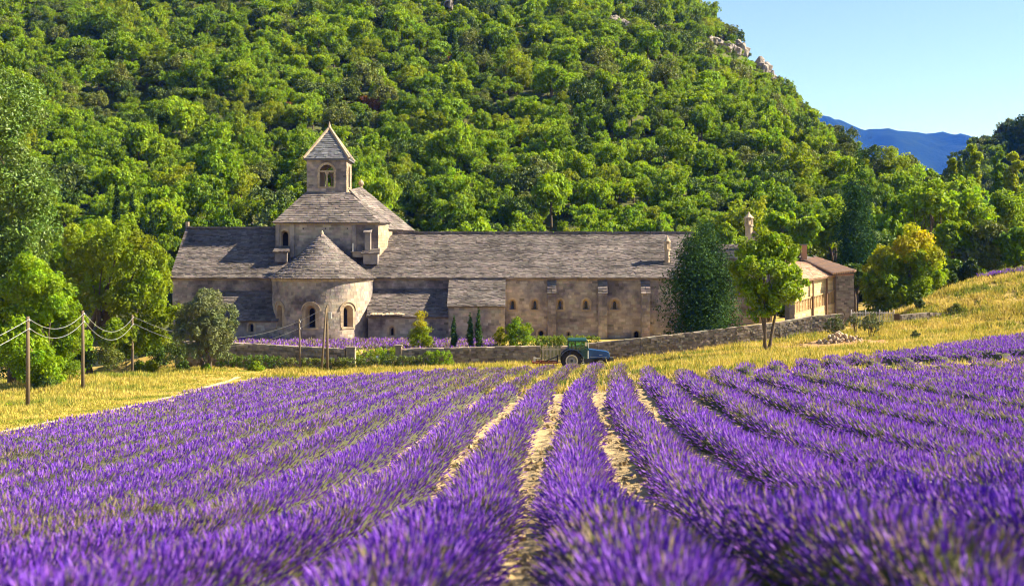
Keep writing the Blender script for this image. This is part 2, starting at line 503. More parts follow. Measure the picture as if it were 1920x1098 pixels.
def lavender_row(name, k, y0, y1, label, group):
    r = np.random.default_rng(900 + k * 13 + int(y0))
    Yc = np.arange(y0, y1, .05)
    xc = row_x(k, Yc)
    ok = (np.abs(xc) < .435 * np.maximum(Yc, 0) + 3.5) & (xc > -19.6) & (Yc < far_edge(xc))
    if ok.sum() < 20: return None
    Yc = Yc[ok]; y0, y1 = Yc[0], Yc[-1]
    # body: a lumpy mound
    st = [y0]
    while st[-1] < y1: st.append(st[-1] + float(np.interp(st[-1], [5, 20, 60, 120], [.16, .3, .55, .8])))
    Ys = np.array(st)
    ph = np.linspace(-PI / 2 * 1.02, PI / 2 * 1.02, 11)
    sz = size_at(row_x(k, Ys), Ys, k)
    endt = np.sqrt(np.clip(np.minimum(Ys - y0, y1 - Ys) / .7, .02, 1))
    sz = sz * endt
    rr = .86 + .10 * r.normal(0, 1, (len(Ys), len(ph))).clip(-1.5, 1.5)
    xb = row_x(k, Ys)[:, None] + .545 * sz[:, None] * rr * np.sin(ph)[None]
    zb = terrain(row_x(k, Ys), Ys)[:, None] + .02 + .50 * sz[:, None] * rr * np.cos(ph)[None]
    V = np.stack([xb, np.repeat(Ys[:, None], len(ph), 1), zb], -1).reshape(-1, 3)
    n, mm = len(Ys), len(ph)
    i = np.arange(mm - 1)[None] + np.arange(n - 1)[:, None] * mm
    Fq = np.stack([i, i + 1, i + mm + 1, i + mm], -1).reshape(-1, 4)
    c0 = np.array([row_x(k, y0), y0, tz(row_x(k, y0), y0)])
    o = thing(name, label, 'lavender row', c0, group)
    obj_np('foliage', V, [Fq], M['lavbody'], o, None, True)
    # spikes
    seg = np.arange(y0, y1, .5)
    cnt = r.poisson(dens(seg) * .5 * 2.0)
    Y = np.repeat(seg, cnt) + r.uniform(0, .5, cnt.sum())
    Y = Y[Y < y1]
    N = len(Y)
    phi = np.arcsin(np.clip(r.uniform(-1, 1, N), -.995, .995)) * 1.04
    x0 = row_x(k, Y)
    szz = size_at(x0, Y, k) * np.sqrt(np.clip(np.minimum(Y - y0, y1 - Y) / .7, .02, 1))
    q = szz * r.uniform(.80, .97, N)
    base = np.stack([x0 + .545 * q * np.sin(phi), Y, terrain(x0, Y) + .02 + .50 * q * np.cos(phi)], -1)
    d = np.stack([np.sin(phi) * .95, r.normal(0, .22, N), np.cos(phi) * .9 + .22], -1) + r.normal(0, .16, (N, 3))
    d /= np.linalg.norm(d, axis=1)[:, None]
    lod = np.interp(Y, [6, 16, 30, 60, 115], [1, 1.25, 1.9, 3.0, 4.3])
    W = .0078 * lod * r.uniform(.8, 1.25, N)
    stem = r.uniform(.08, .19, N) * np.interp(Y, [10, 40], [1.0, .8])
    fl = r.uniform(.07, .14, N) * np.interp(Y, [6, 30, 115], [1.0, 1.3, 1.9])
    bl = bloom_at(x0, Y)
    isf = r.uniform(0, 1, N) < bl * .89
    fc = np.where(isf[:, None], PURPLE[r.integers(0, 4, N)], FADED[r.integers(0, 5, N)]) * r.uniform(.75, 1.25, (N, 1))
    sc_ = np.array((.17, .18, .075)) * r.uniform(.7, 1.3, (N, 1))
    a = np.cross(d, r.normal(0, 1, (N, 3))); a /= np.linalg.norm(a, axis=1)[:, None] + 1e-9
    b = np.cross(d, a)
    f0 = base + d * stem[:, None]
    f1 = f0 + d * (fl * .4)[:, None]
    tip = f0 + d * fl[:, None]
    w = W[:, None]
    near = Y < 17
    Vs, Fs, Cs = [], [], []
    off = 0
    # near: three-sided spindle and a stem blade
    def emit(vlist, tris, cols):
        nonlocal off
        n_ = len(vlist[0])
        if n_ == 0: return
        vv = np.stack(vlist, 1); kk = vv.shape[1]
        Vs.append(vv.reshape(-1, 3)); Cs.append(np.stack(cols, 1).reshape(-1, 3))
        Fs.append((np.arange(n_)[:, None, None] * kk + np.array(tris)[None]).reshape(-1, 3) + off)
        off += n_ * kk
    s = near
    e1 = a; e2 = -.5 * a + .866 * b; e3 = -.5 * a - .866 * b
    emit([f0[s], f1[s] + e1[s] * w[s], f1[s] + e2[s] * w[s], f1[s] + e3[s] * w[s], tip[s]],
         [(0, 2, 1), (0, 3, 2), (0, 1, 3), (4, 1, 2), (4, 2, 3), (4, 3, 1)], [fc[s] * .8, fc[s], fc[s], fc[s], fc[s] * 1.1])
    emit([base[s] - a[s] * .004, base[s] + a[s] * .004, f0[s]], [(0, 1, 2)], [sc_[s]] * 3)
    s = ~near
    emit([f0[s], f1[s] + a[s] * w[s], tip[s], f1[s] - a[s] * w[s]], [(0, 1, 2), (0, 2, 3)], [fc[s] * .85, fc[s], fc[s], fc[s]])
    s = (~near) & (Y < 45) & (r.uniform(0, 1, N) < .6)
    emit([base[s] - b[s] * w[s] * .4, base[s] + b[s] * w[s] * .4, f0[s]], [(0, 1, 2)], [sc_[s]] * 3)
    VV = np.concatenate(Vs); FF = np.concatenate(Fs); CC = np.concatenate(Cs)
    TRI[0] += len(FF)
    obj_np('flower_spikes', VV, [FF], M['attr_lav'], o, CC, False, 'stuff')
    return o

# ROWS are built at the end of the structure section
def build_rows():
    for k in range(-16, 23):
        lab = None
        if k < 0:
            lab = "long purple lavender row, %s to the left of the bare gap at bottom centre" % ORD[-k - 1]
        else:
            lab = "long purple lavender row, %s to the right of the bare gap at bottom centre" % ORD[k]
        xx = float(row_x(k, 60.0))
        if xx < 10.5:
            lavender_row("lavender_row", k, 6.3, 112.0, lab, "lavender rows in the main field")
        else:
            lavender_row("lavender_row", k, 6.3, 61.8 - .05 * (xx - 13), lab, "lavender rows in the main field")
    n = 0
    for k in range(5, 24):
        if float(row_x(k, 60.0)) < 10.5 and k < 23: continue
        o = lavender_row("lavender_row", k, 66.4 + .1 * max(0, k - 6), 119.0,
                         "short lavender row on the upper bank beyond the aisle, %s from the leafy tree" % ORD[n], "short lavender rows on the upper bank")
        if o: n += 1

# ------------------------------------------------------------------ foliage helpers
def leaf_cloud(blobs, n, size, r, K=12, sub=.42, flat=1.0, aspect=.6, up=.25, inner=.0, tintvar=.22):
    """blobs: (N, 3 centre + 3 radii + 3 tint). returns V, F(quads), tint"""
    blobs = np.asarray(blobs, float)
    nb = len(blobs)
    R = blobs[:, 3:6]
    dirs = r.normal(0, 1, (nb, K, 3)); dirs[..., 2] += up
    dirs /= np.linalg.norm(dirs, axis=2)[..., None]
    sc = blobs[:, None, :3] + dirs * R[:, None] * r.uniform(.55, .86, (nb, K, 1))
    sr = R[:, None] * r.uniform(sub * .7, sub * 1.25, (nb, K, 1))
    st = blobs[:, None, 6:9] * r.uniform(1 - tintvar, 1 + tintvar, (nb, K, 1)) * (1 + r.normal(0, .05, (nb, K, 3)))
    sc = sc.reshape(-1, 3); sr = sr.reshape(-1, 3); st = st.reshape(-1, 3)
    pr = sr.mean(1) ** 2; pr /= pr.sum()
    idx = r.choice(len(sc), n, p=pr)
    d = r.normal(0, 1, (n, 3)); d[:, 2] += .25; d /= np.linalg.norm(d, axis=1)[:, None]
    c = sc[idx] + d * sr[idx] * (r.uniform(.5, 1.08, (n, 1)) if inner == 0 else r.uniform(inner, 1.08, (n, 1)))
    nrm = d * .8 + r.normal(0, .55, (n, 3)) + np.array((0, 0, .25)); nrm /= np.linalg.norm(nrm, axis=1)[:, None]
    t = np.cross(nrm, r.normal(0, 1, (n, 3))); t /= np.linalg.norm(t, axis=1)[:, None] + 1e-9
    b = np.cross(nrm, t)
    s = size * r.uniform(.6, 1.35, (n, 1))
    fold = nrm * s * .12
    V = np.stack([c + t * s * .55, c + b * s * .5 * aspect + fold, c - t * s * .45, c - b * s * .5 * aspect + fold], 1).reshape(-1, 3)
    Fq = np.arange(n * 4).reshape(-1, 4)
    tint = np.repeat(st[idx] * r.uniform(.85, 1.15, (n, 1)), 4, 0)
    return V, Fq, tint

def trunk_mesh(mb, base, top, r0, r1, r, bend=.4, n=9, segs=7):
    base = np.array(base, float); top = np.array(top, float)
    pts, rad = [], []
    L = np.linalg.norm(top - base)
    off = r.normal(0, 1, 3) * bend * L * .12
    for i in range(segs + 1):
        t = i / segs
        p = base + (top - base) * t + off * math.sin(PI * t) + r.normal(0, 1, 3) * L * .008
        pts.append(p); rad.append((r0 * (1 - t) + r1 * t) * (1.35 if i == 0 else 1.0))
    mb.tube(pts, rad, n)

def tree(name, label, cat, Y, base, blobs, leaf, n, mat, seed, trunk_r=.25, stems=1, group=None, tint=(1, 1, 1), depth=.8, K=12, sub=.42, aspect=.6,
         limbs=True, crown_name='crown', trunk=True, squash=1.0, tintvar=.22, up=.25, spread=1.0):
    """a tree laid out from its crown lumps (photo px, row, radius px) at distance Y; every lump gets its own depth"""
    r = np.random.default_rng(seed)
    bx = X(base[0], Y)
    bz = tz(bx, Y) if base[1] is None else Z(base[1], Y)
    root = thing(name, label, cat, (bx, Y, bz), group)
    B = []
    for bl in blobs:
        px, py, rp = bl[:3]
        tn = bl[3] if len(bl) > 3 else tint
        rad = rp * Y / F
        c = P(px, py, Y)
        c[1] += r.uniform(-1, 1) * depth * rad
        B.append((*c, rad, rad * depth ** .3, rad * squash, *tn))
    B = np.array(B)
    # round the crown out in depth: lumps behind and before
    cx = B[:, 0].mean(); w = np.abs(B[:, 0] - cx).max() + B[:, 3].mean()
    extra = B.copy()
    sgn = np.where(r.uniform(0, 1, len(B)) < .5, -1, 1)
    extra[:, 1] = Y + sgn * w * .5 * r.uniform(.4, 1, len(B)) * spread
    extra[:, 0] = cx + (extra[:, 0] - cx) * .8
    extra[:, 3:6] *= .85
    allb = np.concatenate([B, extra])
    V, Fq, tt = leaf_cloud(allb, n, leaf, r, K, sub, 1, aspect, up, 0, tintvar)
    obj_np(crown_name, V, [Fq], mat, root, tt)
    if trunk:
        mb = MB()
        top = np.array([B[:, 0].mean() * .6 + bx * .4, Y, B[:, 2].mean()])
        for s in range(stems):
            a = 2 * PI * s / max(1, stems)
            o = np.array([math.cos(a), math.sin(a), 0]) * (trunk_r * .9 if stems > 1 else 0)
            tp = top + (np.array([math.cos(a), math.sin(a), 0]) * w * .35 if stems > 1 else 0)
            trunk_mesh(mb, np.array([bx, Y, bz - .25]) + o, tp, trunk_r, trunk_r * .4, r)
        if limbs:
            order = np.argsort(-allb[:, 3])[:9]
            for j in order:
                c = allb[j, :3]
                t = r.uniform(.35, .75)
                st = np.array([bx, Y, bz]) * (1 - t) + top * t
                trunk_mesh(mb, st, c, trunk_r * .45, trunk_r * .1, r, .8, 6, 5)
        mb.build('trunk', M['bark'], root, smooth=True)
    return root

LEAF = {}
LEAF['fresh'] = mat_leaf("leaf_fresh", [(.19, .31, .010), (.25, .35, .012)])
LEAF['yellowgreen'] = mat_leaf("leaf_yellowgreen", [(.21, .28, .010), (.25, .30, .012)])
LEAF['mid'] = mat_leaf("leaf_mid", [(.145, .245, .010), (.19, .28, .012)])
LEAF['dark'] = mat_leaf("leaf_dark", [(.075, .135, .014), (.10, .16, .016)], .2)
LEAF['holm'] = mat_leaf("leaf_holm_oak", [(.09, .135, .022), (.13, .165, .026)], .2)
LEAF['olive'] = mat_leaf("leaf_olive", [(.15, .18, .07), (.18, .21, .085)], .2)
LEAF['grey'] = mat_leaf("leaf_greygreen", [(.135, .17, .03), (.17, .195, .032)], .25)
LEAF['cypress'] = mat_leaf("leaf_cypress", [(.032, .08, .016), (.045, .095, .018)], .15, .75, .12)
LEAF['rust'] = mat_leaf("leaf_rust", [(.20, .09, .03), (.25, .12, .03)], .3)
LEAF['white'] = mat_leaf("leaf_poplar", [(.10, .18, .025), (.13, .21, .03)], .3, .45, .35)
LEAF['hedge'] = mat_leaf("leaf_hedge", [(.06, .10, .02), (.10, .14, .03)], .25)
LEAF['vine'] = mat_leaf("leaf_vine", [(.17, .24, .025), (.2, .26, .03)], .35)

# ------------------------------------------------------------------ abbey
ab = thing("abbey", "Romanesque stone abbey with a square bell tower, round apse and stone slab roofs", "abbey", (-8.0, 141.0, -9.2))

def block_wall(mapf, U0, U1, V0, V1, holes, mat, parent, ch=.31, lmin=.35, lmax=.85, proud=.030, seed=0, margin=.0, tintv=.17, name='stone_blocks', skipf=None):
    """courses of separate blocks laid on a wall surface; mapf(u,v,d) -> world, d>0 outwards"""
    r = np.random.default_rng(seed)
    us, ue, vs, ve = [], [], [], []
    v = V0
    while v < V1 - .05:
        h = min(ch * r.uniform(.85, 1.15), V1 - v)
        u = U0 - r.uniform(0, lmax) * .5
        while u < U1:
            l = r.uniform(lmin, lmax)
            a, b = max(u, U0), min(u + l, U1)
            if b - a > .08:
                us.append(a); ue.append(b); vs.append(v); ve.append(v + h)
            u += l
        v += h
    us, ue, vs, ve = map(np.array, (us, ue, vs, ve))
    keep = np.ones(len(us), bool)
    for (a, b, c, d) in holes:
        keep &= ~((us < b) & (ue > a) & (vs < d) & (ve > c))
    if skipf is not None: keep &= ~skipf((us + ue) / 2, (vs + ve) / 2)
    us, ue, vs, ve = us[keep], ue[keep], vs[keep], ve[keep]
    n = len(us)
    g = .011
    us += g; ue -= g; vs += g; ve -= g
    pr = r.uniform(.35, 1, n) * proud
    c8 = []
    for d in (-.04, None):
        dd = np.full(n, d) if d is not None else pr
        for (uu, vv) in ((us, vs), (ue, vs), (ue, ve), (us, ve)):
            c8.append(mapf(uu, vv, dd))
    V = np.stack(c8, 1).reshape(-1, 3)
    tn = np.clip(1 + r.normal(0, tintv, (n, 1)), .55, 1.5) * (1 + r.normal(0, .03, (n, 3)))
    return obj_np(name, V, [hexfaces(n)], mat, parent, np.repeat(tn, 8, 0), False, 'stuff')

def plane_map(O, U, Nn):
    O = np.array(O, float); U = np.array(U, float); Nn = np.array(Nn, float)
    def f(u, v, d):
        u = np.asarray(u, float); v = np.asarray(v, float); d = np.asarray(d, float)
        u, v, d = np.broadcast_arrays(u, v, d)
        return O + u[..., None] * U + d[..., None] * Nn + v[..., None] * np.array((0, 0, 1.0))
    return f
def cyl_map(c, R, a0=0.0):
    """u = arc length, angle measured from -y towards +x"""
    def f(u, v, d):
        u = np.asarray(u, float); v = np.asarray(v, float); d = np.asarray(d, float)
        u, v, d = np.broadcast_arrays(u, v, d)
        a = u / R + a0
        return np.stack([c[0] + (R + d) * np.sin(a), c[1] - (R + d) * np.cos(a), v], -1)
    return f

def wall_sheet(mb, mapf, U0, U1, bands, du=99.0):
    """bands: list of (v0, v1, [openings]); opening: dict u0,u1,v0,v1,arch"""
    for v0, v1, ops in bands:
        cuts = {U0, U1}
        for o in ops: cuts |= {o['u0'], o['u1']}
        cuts = sorted(cuts)
        full = []
        for a, b in zip(cuts[:-1], cuts[1:]):
            m = max(1, int(math.ceil((b - a) / du)))
            for j in range(m): full.append((a + (b - a) * j / m, a + (b - a) * (j + 1) / m))
        for a, b in full:
            op = next((o for o in ops if o['u0'] - 1e-6 <= a and b <= o['u1'] + 1e-6), None)
            q = lambda u, v: mapf(u, v, 0.0)
            if op is None:
                mb.quad(q(a, v0), q(b, v0), q(b, v1), q(a, v1))
        for o in ops:
            q = lambda u, v: mapf(u, v, 0.0)
            if o['v0'] > v0 + 1e-4: mb.quad(q(o['u0'], v0), q(o['u1'], v0), q(o['u1'], o['v0']), q(o['u0'], o['v0']))
            top = outline_top(o)
            for (ua, va), (ub, vb) in zip(top[:-1], top[1:]):
                mb.quad(q(ua, va), q(ub, vb), q(ub, v1), q(ua, v1))
def outline_top(o, n=10):
    if not o.get('arch', True): return [(o['u0'], o['v1']), (o['u1'], o['v1'])]
    c = (o['u0'] + o['u1']) / 2; R = (o['u1'] - o['u0']) / 2; s = o['v1'] - R
    return [(c - R * math.cos(PI * i / n), s + R * math.sin(PI * i / n)) for i in range(n + 1)]
def outline(o, n=10):
    return [(o['u0'], o['v0'])] + outline_top(o, n) + [(o['u1'], o['v0'])]

def window(mapf, o, parent, depth=.45, inner=.6, ring=.0, hood=False, pane='dark', sill=True, name='window', pane_name='pane', bars=False, ringproud=.035):
    """splayed reveal, ring of voussoirs, sill; the pane is a sub-part"""
    pts = outline(o)
    c = ((o['u0'] + o['u1']) / 2, (o['v0'] + o['v1']) / 2 + (.0))
    inn = [(c[0] + (u - c[0]) * inner, o['v0'] + .04 + (v - o['v0']) * (1 - (1 - inner) * .35)) for u, v in pts]
    mb = MB()
    n = len(pts)
    for i in range(n):
        j = (i + 1) % n
        mb.quad(mapf(*pts[i], .0), mapf(*pts[j], .0), mapf(*inn[j], -depth), mapf(*inn[i], -depth))
    if ring > 0:
        c0 = ((o['u0'] + o['u1']) / 2, o['v1'] - (o['u1'] - o['u0']) / 2)
        r0 = (o['u1'] - o['u0']) / 2 + .012
        segs = 9
        jit = random.Random(int(o['u0'] * 100))
        for i in range(segs):
            a, b = PI * i / segs + .012, PI * (i + 1) / segs - .012
            p = ringproud * jit.uniform(.7, 1.2)
            r1 = r0 + ring * jit.uniform(.93, 1.07)
            am = (a + b) / 2
            fr = [(r0, a), (r1, a), (r1, am), (r1, b), (r0, b), (r0, am)]
            q = [(c0[0] - rr * math.cos(t), c0[1] + rr * math.sin(t)) for rr, t in fr]
            front = [mapf(u, v, p) for u, v in q]; back = [mapf(u, v, -.02) for u, v in q]
            m = len(q)
            mb.add(front + back, [tuple(range(m))] + [(k, k + m, (k + 1) % m + m, (k + 1) % m) for k in range(m)])
        v = o['v0'] + .012
        while v < c0[1] - .05:
            h = min(.32 * jit.uniform(.8, 1.2), c0[1] - v)
            for s in (-1, 1):
                p = ringproud * jit.uniform(.7, 1.2)
                ww = ring * jit.uniform(.85, 1.2)
                ua, ub = sorted((c0[0] + s * r0, c0[0] + s * (r0 + ww)))
                mb.hexa([mapf(ua, v, -.02), mapf(ub, v, -.02), mapf(ub, v, p), mapf(ua, v, p)],
                        [mapf(ua, v + h - .014, -.02), mapf(ub, v + h - .014, -.02), mapf(ub, v + h - .014, p), mapf(ua, v + h - .014, p)])
            v += h
    if hood:
        c0 = ((o['u0'] + o['u1']) / 2, o['v1'] - (o['u1'] - o['u0']) / 2)
        r0 = (o['u1'] - o['u0']) / 2 + ring + .03; r1 = r0 + .14
        for i in range(14):
            a, b = PI * i / 14 - .0, PI * (i + 1) / 14
            q = [(c0[0] - rr * math.cos(t), c0[1] + rr * math.sin(t)) for rr, t in ((r0, a), (r1, a), (r1, b), (r0, b))]
            mb.hexa([mapf(u, w, -.02) for u, w in q], [mapf(u, w, .12) for u, w in q])
    if sill:
        e = ring * .6 + .05
        mb.hexa([mapf(o['u0'] - e, o['v0'] - .16, -.03), mapf(o['u1'] + e, o['v0'] - .16, -.03), mapf(o['u1'] + e, o['v0'] - .16, .09), mapf(o['u0'] - e, o['v0'] - .16, .09)],
                [mapf(o['u0'] - e, o['v0'] - .004, -.03), mapf(o['u1'] + e, o['v0'] - .004, -.03), mapf(o['u1'] + e, o['v0'] - .03, .09), mapf(o['u0'] - e, o['v0'] - .03, .09)])
    w = mb.build(name, M['pale'], parent)
    a = w.data.attributes.new('tint', 'FLOAT_COLOR', 'POINT')
    a.data.foreach_set('color', np.ones(len(w.data.vertices) * 4, np.float32))
    pb = MB()
    pb.poly([mapf(u, v, -depth + .006) for u, v in inn])
    pb.poly([mapf(u, v, -depth - .03) for u, v in inn][::-1])
    pn = pb.build(pane_name, M[pane], w, recalc=False)
    if bars:
        bb = MB()
        u0, u1 = inn[0][0], inn[-1][0]
        for t in (.33, .67):
            u = u0 + (u1 - u0) * t
            bb.hexa([mapf(u - .015, inn[0][1], -depth + .02), mapf(u + .015, inn[0][1], -depth + .02), mapf(u + .015, inn[0][1], -depth + .045), mapf(u - .015, inn[0][1], -depth + .045)],
                    [mapf(u - .015, o['v1'] - .5, -depth + .02), mapf(u + .015, o['v1'] - .5, -depth + .02), mapf(u + .015, o['v1'] - .5, -depth + .045), mapf(u - .015, o['v1'] - .5, -depth + .045)])
        for t in (.2, .4, .6, .8):
            v = inn[0][1] + (o['v1'] - .3 - inn[0][1]) * t
            bb.hexa([mapf(u0, v - .015, -depth + .045), mapf(u1, v - .015, -depth + .045), mapf(u1, v - .015, -depth + .06), mapf(u0, v - .015, -depth + .06)],
                    [mapf(u0, v + .015, -depth + .045), mapf(u1, v + .015, -depth + .045), mapf(u1, v + .015, -depth + .06), mapf(u0, v + .015, -depth + .06)])
        bb.build('window_bars', M['dark'], w)
    return w

def white_tint(o):
    a = o.data.attributes.new('tint', 'FLOAT_COLOR', 'POINT')
    a.data.foreach_set('color', np.ones(len(o.data.vertices) * 4, np.float32))
    return o

def tiles(surf, width, length, parent, mat, seed, course=.22, tw=.42, th=.05, tintv=.20, name='stone_tiles', jitter=.25):
    """surf(s,t) -> points; s 0..1 along, t 0..1 up. overlapping slabs, thicker lower lip"""
    r = np.random.default_rng(seed)
    nc = max(1, int(round(length / course)))
    S0, S1, T0, T1 = [], [], [], []
    for i in range(nc):
        t0 = i / nc; wd = width(t0)
        n = max(1, int(round(wd / tw)))
        e = np.linspace(0, 1, n + 1)
        if n > 2: e[1:-1] += r.uniform(-jitter, jitter, n - 1) / n * 1.5 + r.uniform(-.5, .5) / n
        e = np.sort(np.clip(e, 0, 1))
        S0.append(e[:-1]); S1.append(e[1:])
        j = r.uniform(-.10, .10, n) / nc
        T0.append(np.full(n, t0) + j); T1.append(np.full(n, min(1.0, (i + 1.35) / nc)))
    S0, S1, T0, T1 = map(np.concatenate, (S0, S1, T0, T1))
    T0 = np.clip(T0, -.02, 1)
    n = len(S0)
    def nor(s, t):
        e = 1e-3
        s = np.clip(s, .002, .998); t = np.clip(t, .002, .995)
        a = surf(s + e, t) - surf(s - e, t); b = surf(s, t + e) - surf(s, t - e)
        c = np.cross(a, b); return c / (np.linalg.norm(c, axis=1)[:, None] + 1e-12)
    nn = nor((S0 + S1) / 2, (T0 + T1) / 2)
    gap = .004
    lo = r.uniform(.6, 1.4, n) * th * 1.5
    tl = r.normal(0, .3, n) * th * .5
    c8 = []
    for lay in (0, 1):
        for (s, t, side) in ((S0, T0, -1), (S1, T0, 1), (S1, T1, 1), (S0, T1, -1)):
            if t is T0: h = lo * (.25 if lay == 0 else 1.0) + tl * side * lay
            else: h = np.full(n, -.02 if lay == 0 else .012)
            c8.append(surf(s, t) + nn * (h + r.normal(0, .0025, n))[:, None])
    V = np.stack(c8, 1)
    ctr = V.mean(1, keepdims=True)
    sh = np.where(np.isfinite(V), 1, 1)
    V = ctr + (V - ctr) * .985
    tn = np.clip(1 + r.normal(0, tintv, (n, 1)), .5, 1.6) * (1 + r.normal(0, .025, (n, 3)))
    return obj_np(name, V.reshape(-1, 3), [hexfaces(n)], mat, parent, np.repeat(tn, 8, 0), False, 'stuff')

def bil(a, b, c, d):
    """a,b eave left/right, d,c top left/right"""
    a, b, c, d = (np.array(q, float) for q in (a, b, c, d))
    def f(s, t):
        s = np.asarray(s, float)[..., None]; t = np.asarray(t, float)[..., None]
        return (a * (1 - s) + b * s) * (1 - t) + (d * (1 - s) + c * s) * t
    L = lambda t: float(np.linalg.norm((b * (1 - t) + c * t) - (a * (1 - t) + d * t)))
    H = float(np.linalg.norm((c + d) / 2 - (a + b) / 2))
    return f, L, H

def roof_slab(name, a, b, c, d, parent, thick=.16, seed=1, course=.22, tw=.42, mat='roof', **kw):
    a, b, c, d = (np.array(q, float) for q in (a, b, c, d))
    n = np.cross(b - a, d - a); n /= np.linalg.norm(n)
    mb = MB()
    mb.hexa([a - n * thick, b - n * thick, c - n * thick, d - n * thick], [a, b, c, d])
    o = white_tint(mb.build(name, M[mat], parent))
    f, L, H = bil(a, b, c, d)
    tiles(f, L, H, o, M[mat], seed, course, tw, **kw)
    return o

GZ = -9.3    # ground at the abbey foot
# --- long bar: transept arm (left) and dormitory (right) under one ridge
Yf, Yr = 141.0, 147.6
eave = Z(519, Yf)
def bar(name, x0, x1, ridge_l, ridge_r, bands, Ugaps, seed, holes):
    mp = plane_map((0, Yf, 0), (1, 0, 0), (0, -1, 0))
    mb = MB()
    wall_sheet(mb, mp, x0, x1, bands)
    mb.quad((x0, Yf, GZ), (x0, Yr + 6.6, GZ), (x0, Yr + 6.6, eave), (x0, Yf, eave))
    mb.quad((x1, Yf, GZ), (x1, Yr + 6.6, GZ), (x1, Yr + 6.6, eave), (x1, Yf, eave))
    mb.quad((x0, Yr + 6.6, GZ), (x1, Yr + 6.6, GZ), (x1, Yr + 6.6, eave), (x0, Yr + 6.6, eave))
    mb.poly([(x0, Yf, eave), (x0, Yr, ridge_l - .15), (x0, Yr + 6.6, eave)])
    mb.poly([(x1, Yf, eave), (x1, Yr, ridge_r - .15), (x1, Yr + 6.6, eave)])
    w = white_tint(mb.build(name, M['wall'], ab, recalc=False))
    block_wall(mp, x0, x1, GZ + .3, eave - .32, holes, M['wall'], w, seed=seed)
    # plain dressed band under the eaves
    mb = MB()
    x = x0
    while x < x1 - .2:
        l = min(random.uniform(.7, 1.2), x1 - x)
        mb.box(x + .008, x + l - .008, Yf - .10 - random.uniform(0, .03), Yf + .05, eave - .31, eave - .02)
        x += l
    white_tint(mb.build('cornice', M['pale'], w))
    return w, mp

# left arm
xl0, xl1 = -37.4, X(517, Yf)
rl, rr_ = Z(428, Yr), Z(437, Yr)
zL0 = eave
w_left, mpl = bar('transept_wall', xl0, xl1 + 2, rl, rl, [(GZ, eave, [])], None, 21, [(xl0, xl1 + 2, GZ, Z(588, 141))])
roof_slab('transept_roof', (xl0 - .2, Yf - .45, eave - .12), (xl1 + 3.5, Yf - .45, eave - .12), (xl1 + 3.5, Yr, rl), (xl0 - .2, Yr, rl), ab, seed=31)
mb = MB(); mb.quad((xl0 - .2, Yr, rl - .02), (xl1 + 3.5, Yr, rl - .02), (xl1 + 3.5, Yr + 7, eave), (xl0 - .2, Yr + 7, eave)); white_tint(mb.build('back_roof', M['roof'], ab))
# right wing
xr0, xr1 = X(690, Yf), X(1308, Yf)
WU = [(961, 9), (1003, 9), (1050, 8), (1099, 9), (1153, 12)]
ups, los = [], []
zb = Z(600, Yf)
for pxc, hw in WU:
    c = X(pxc, Yf); h = hw * Yf / F
    ups.append(dict(u0=c - h * .72, u1=c + h * .72, v0=Z(580, Yf), v1=Z(561, Yf)))
for pxc, hw, yb, yt in ((1015, 6.0, 639, 619), (1066, 4.0, 637, 621), (1194, 6.0, 637, 620)):
    c = X(pxc, Yf); h = hw * Yf / F
    los.append(dict(u0=c - h, u1=c + h, v0=Z(yb, Yf), v1=Z(yt, Yf)))
los.append(dict(u0=X(1104, Yf), u1=X(1123, Yf), v0=Z(641, Yf), v1=Z(630, Yf), arch=False))
bands = [(GZ, zb, los), (zb, eave, ups)]
holes = [(o['u0'] - .2, o['u1'] + .2, o['v0'] - .1, o['v1'] + .15) for o in ups + los]
w_right, mpr = bar('dormitory_wall', xr0, xr1, rr_, rr_, bands, None, 22, holes)
for i, o in enumerate(ups):
    window(mpr, o, w_right, .5, .42 if i < 4 else .36, .20, pane='glass')
for i, o in enumerate(los[:3]):
    window(mpr, o, w_right, .45, .62 if i != 1 else .3, .24, sill=False, pane='dark' if i else 'dark')
ob = los[3]
mbx = MB()
for i in range(4):
    pts = [(ob['u0'], ob['v0']), (ob['u0'], ob['v1']), (ob['u1'], ob['v1']), (ob['u1'], ob['v0'])]
    j = (i + 1) % 4
    mbx.quad(mpr(*pts[i], 0), mpr(*pts[j], 0), mpr(*pts[j], -.8), mpr(*pts[i], -.8))
mbx.box(ob['u0'] - .2, ob['u1'] + .2, Yf - .05, Yf + .1, ob['v1'] + .004, ob['v1'] + .28)
op_ = white_tint(mbx.build('cellar_opening', M['wall'], w_right))
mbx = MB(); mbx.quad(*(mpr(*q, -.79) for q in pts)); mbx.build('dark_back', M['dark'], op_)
roof_slab('dormitory_roof', (xr0 - 1.0, Yf - .45, eave - .12), (xr1 + .2, Yf - .45, eave - .12), (xr1 + .2, Yr, rr_), (xr0 - 1.0, Yr, rr_), ab, seed=32)
mb = MB(); mb.quad((xr0 - 1, Yr, rr_ - .02), (xr1 + .2, Yr, rr_ - .02), (xr1 + .2, Yr + 7, eave), (xr0 - 1, Yr + 7, eave)); white_tint(mb.build('back_roof', M['roof'], ab))
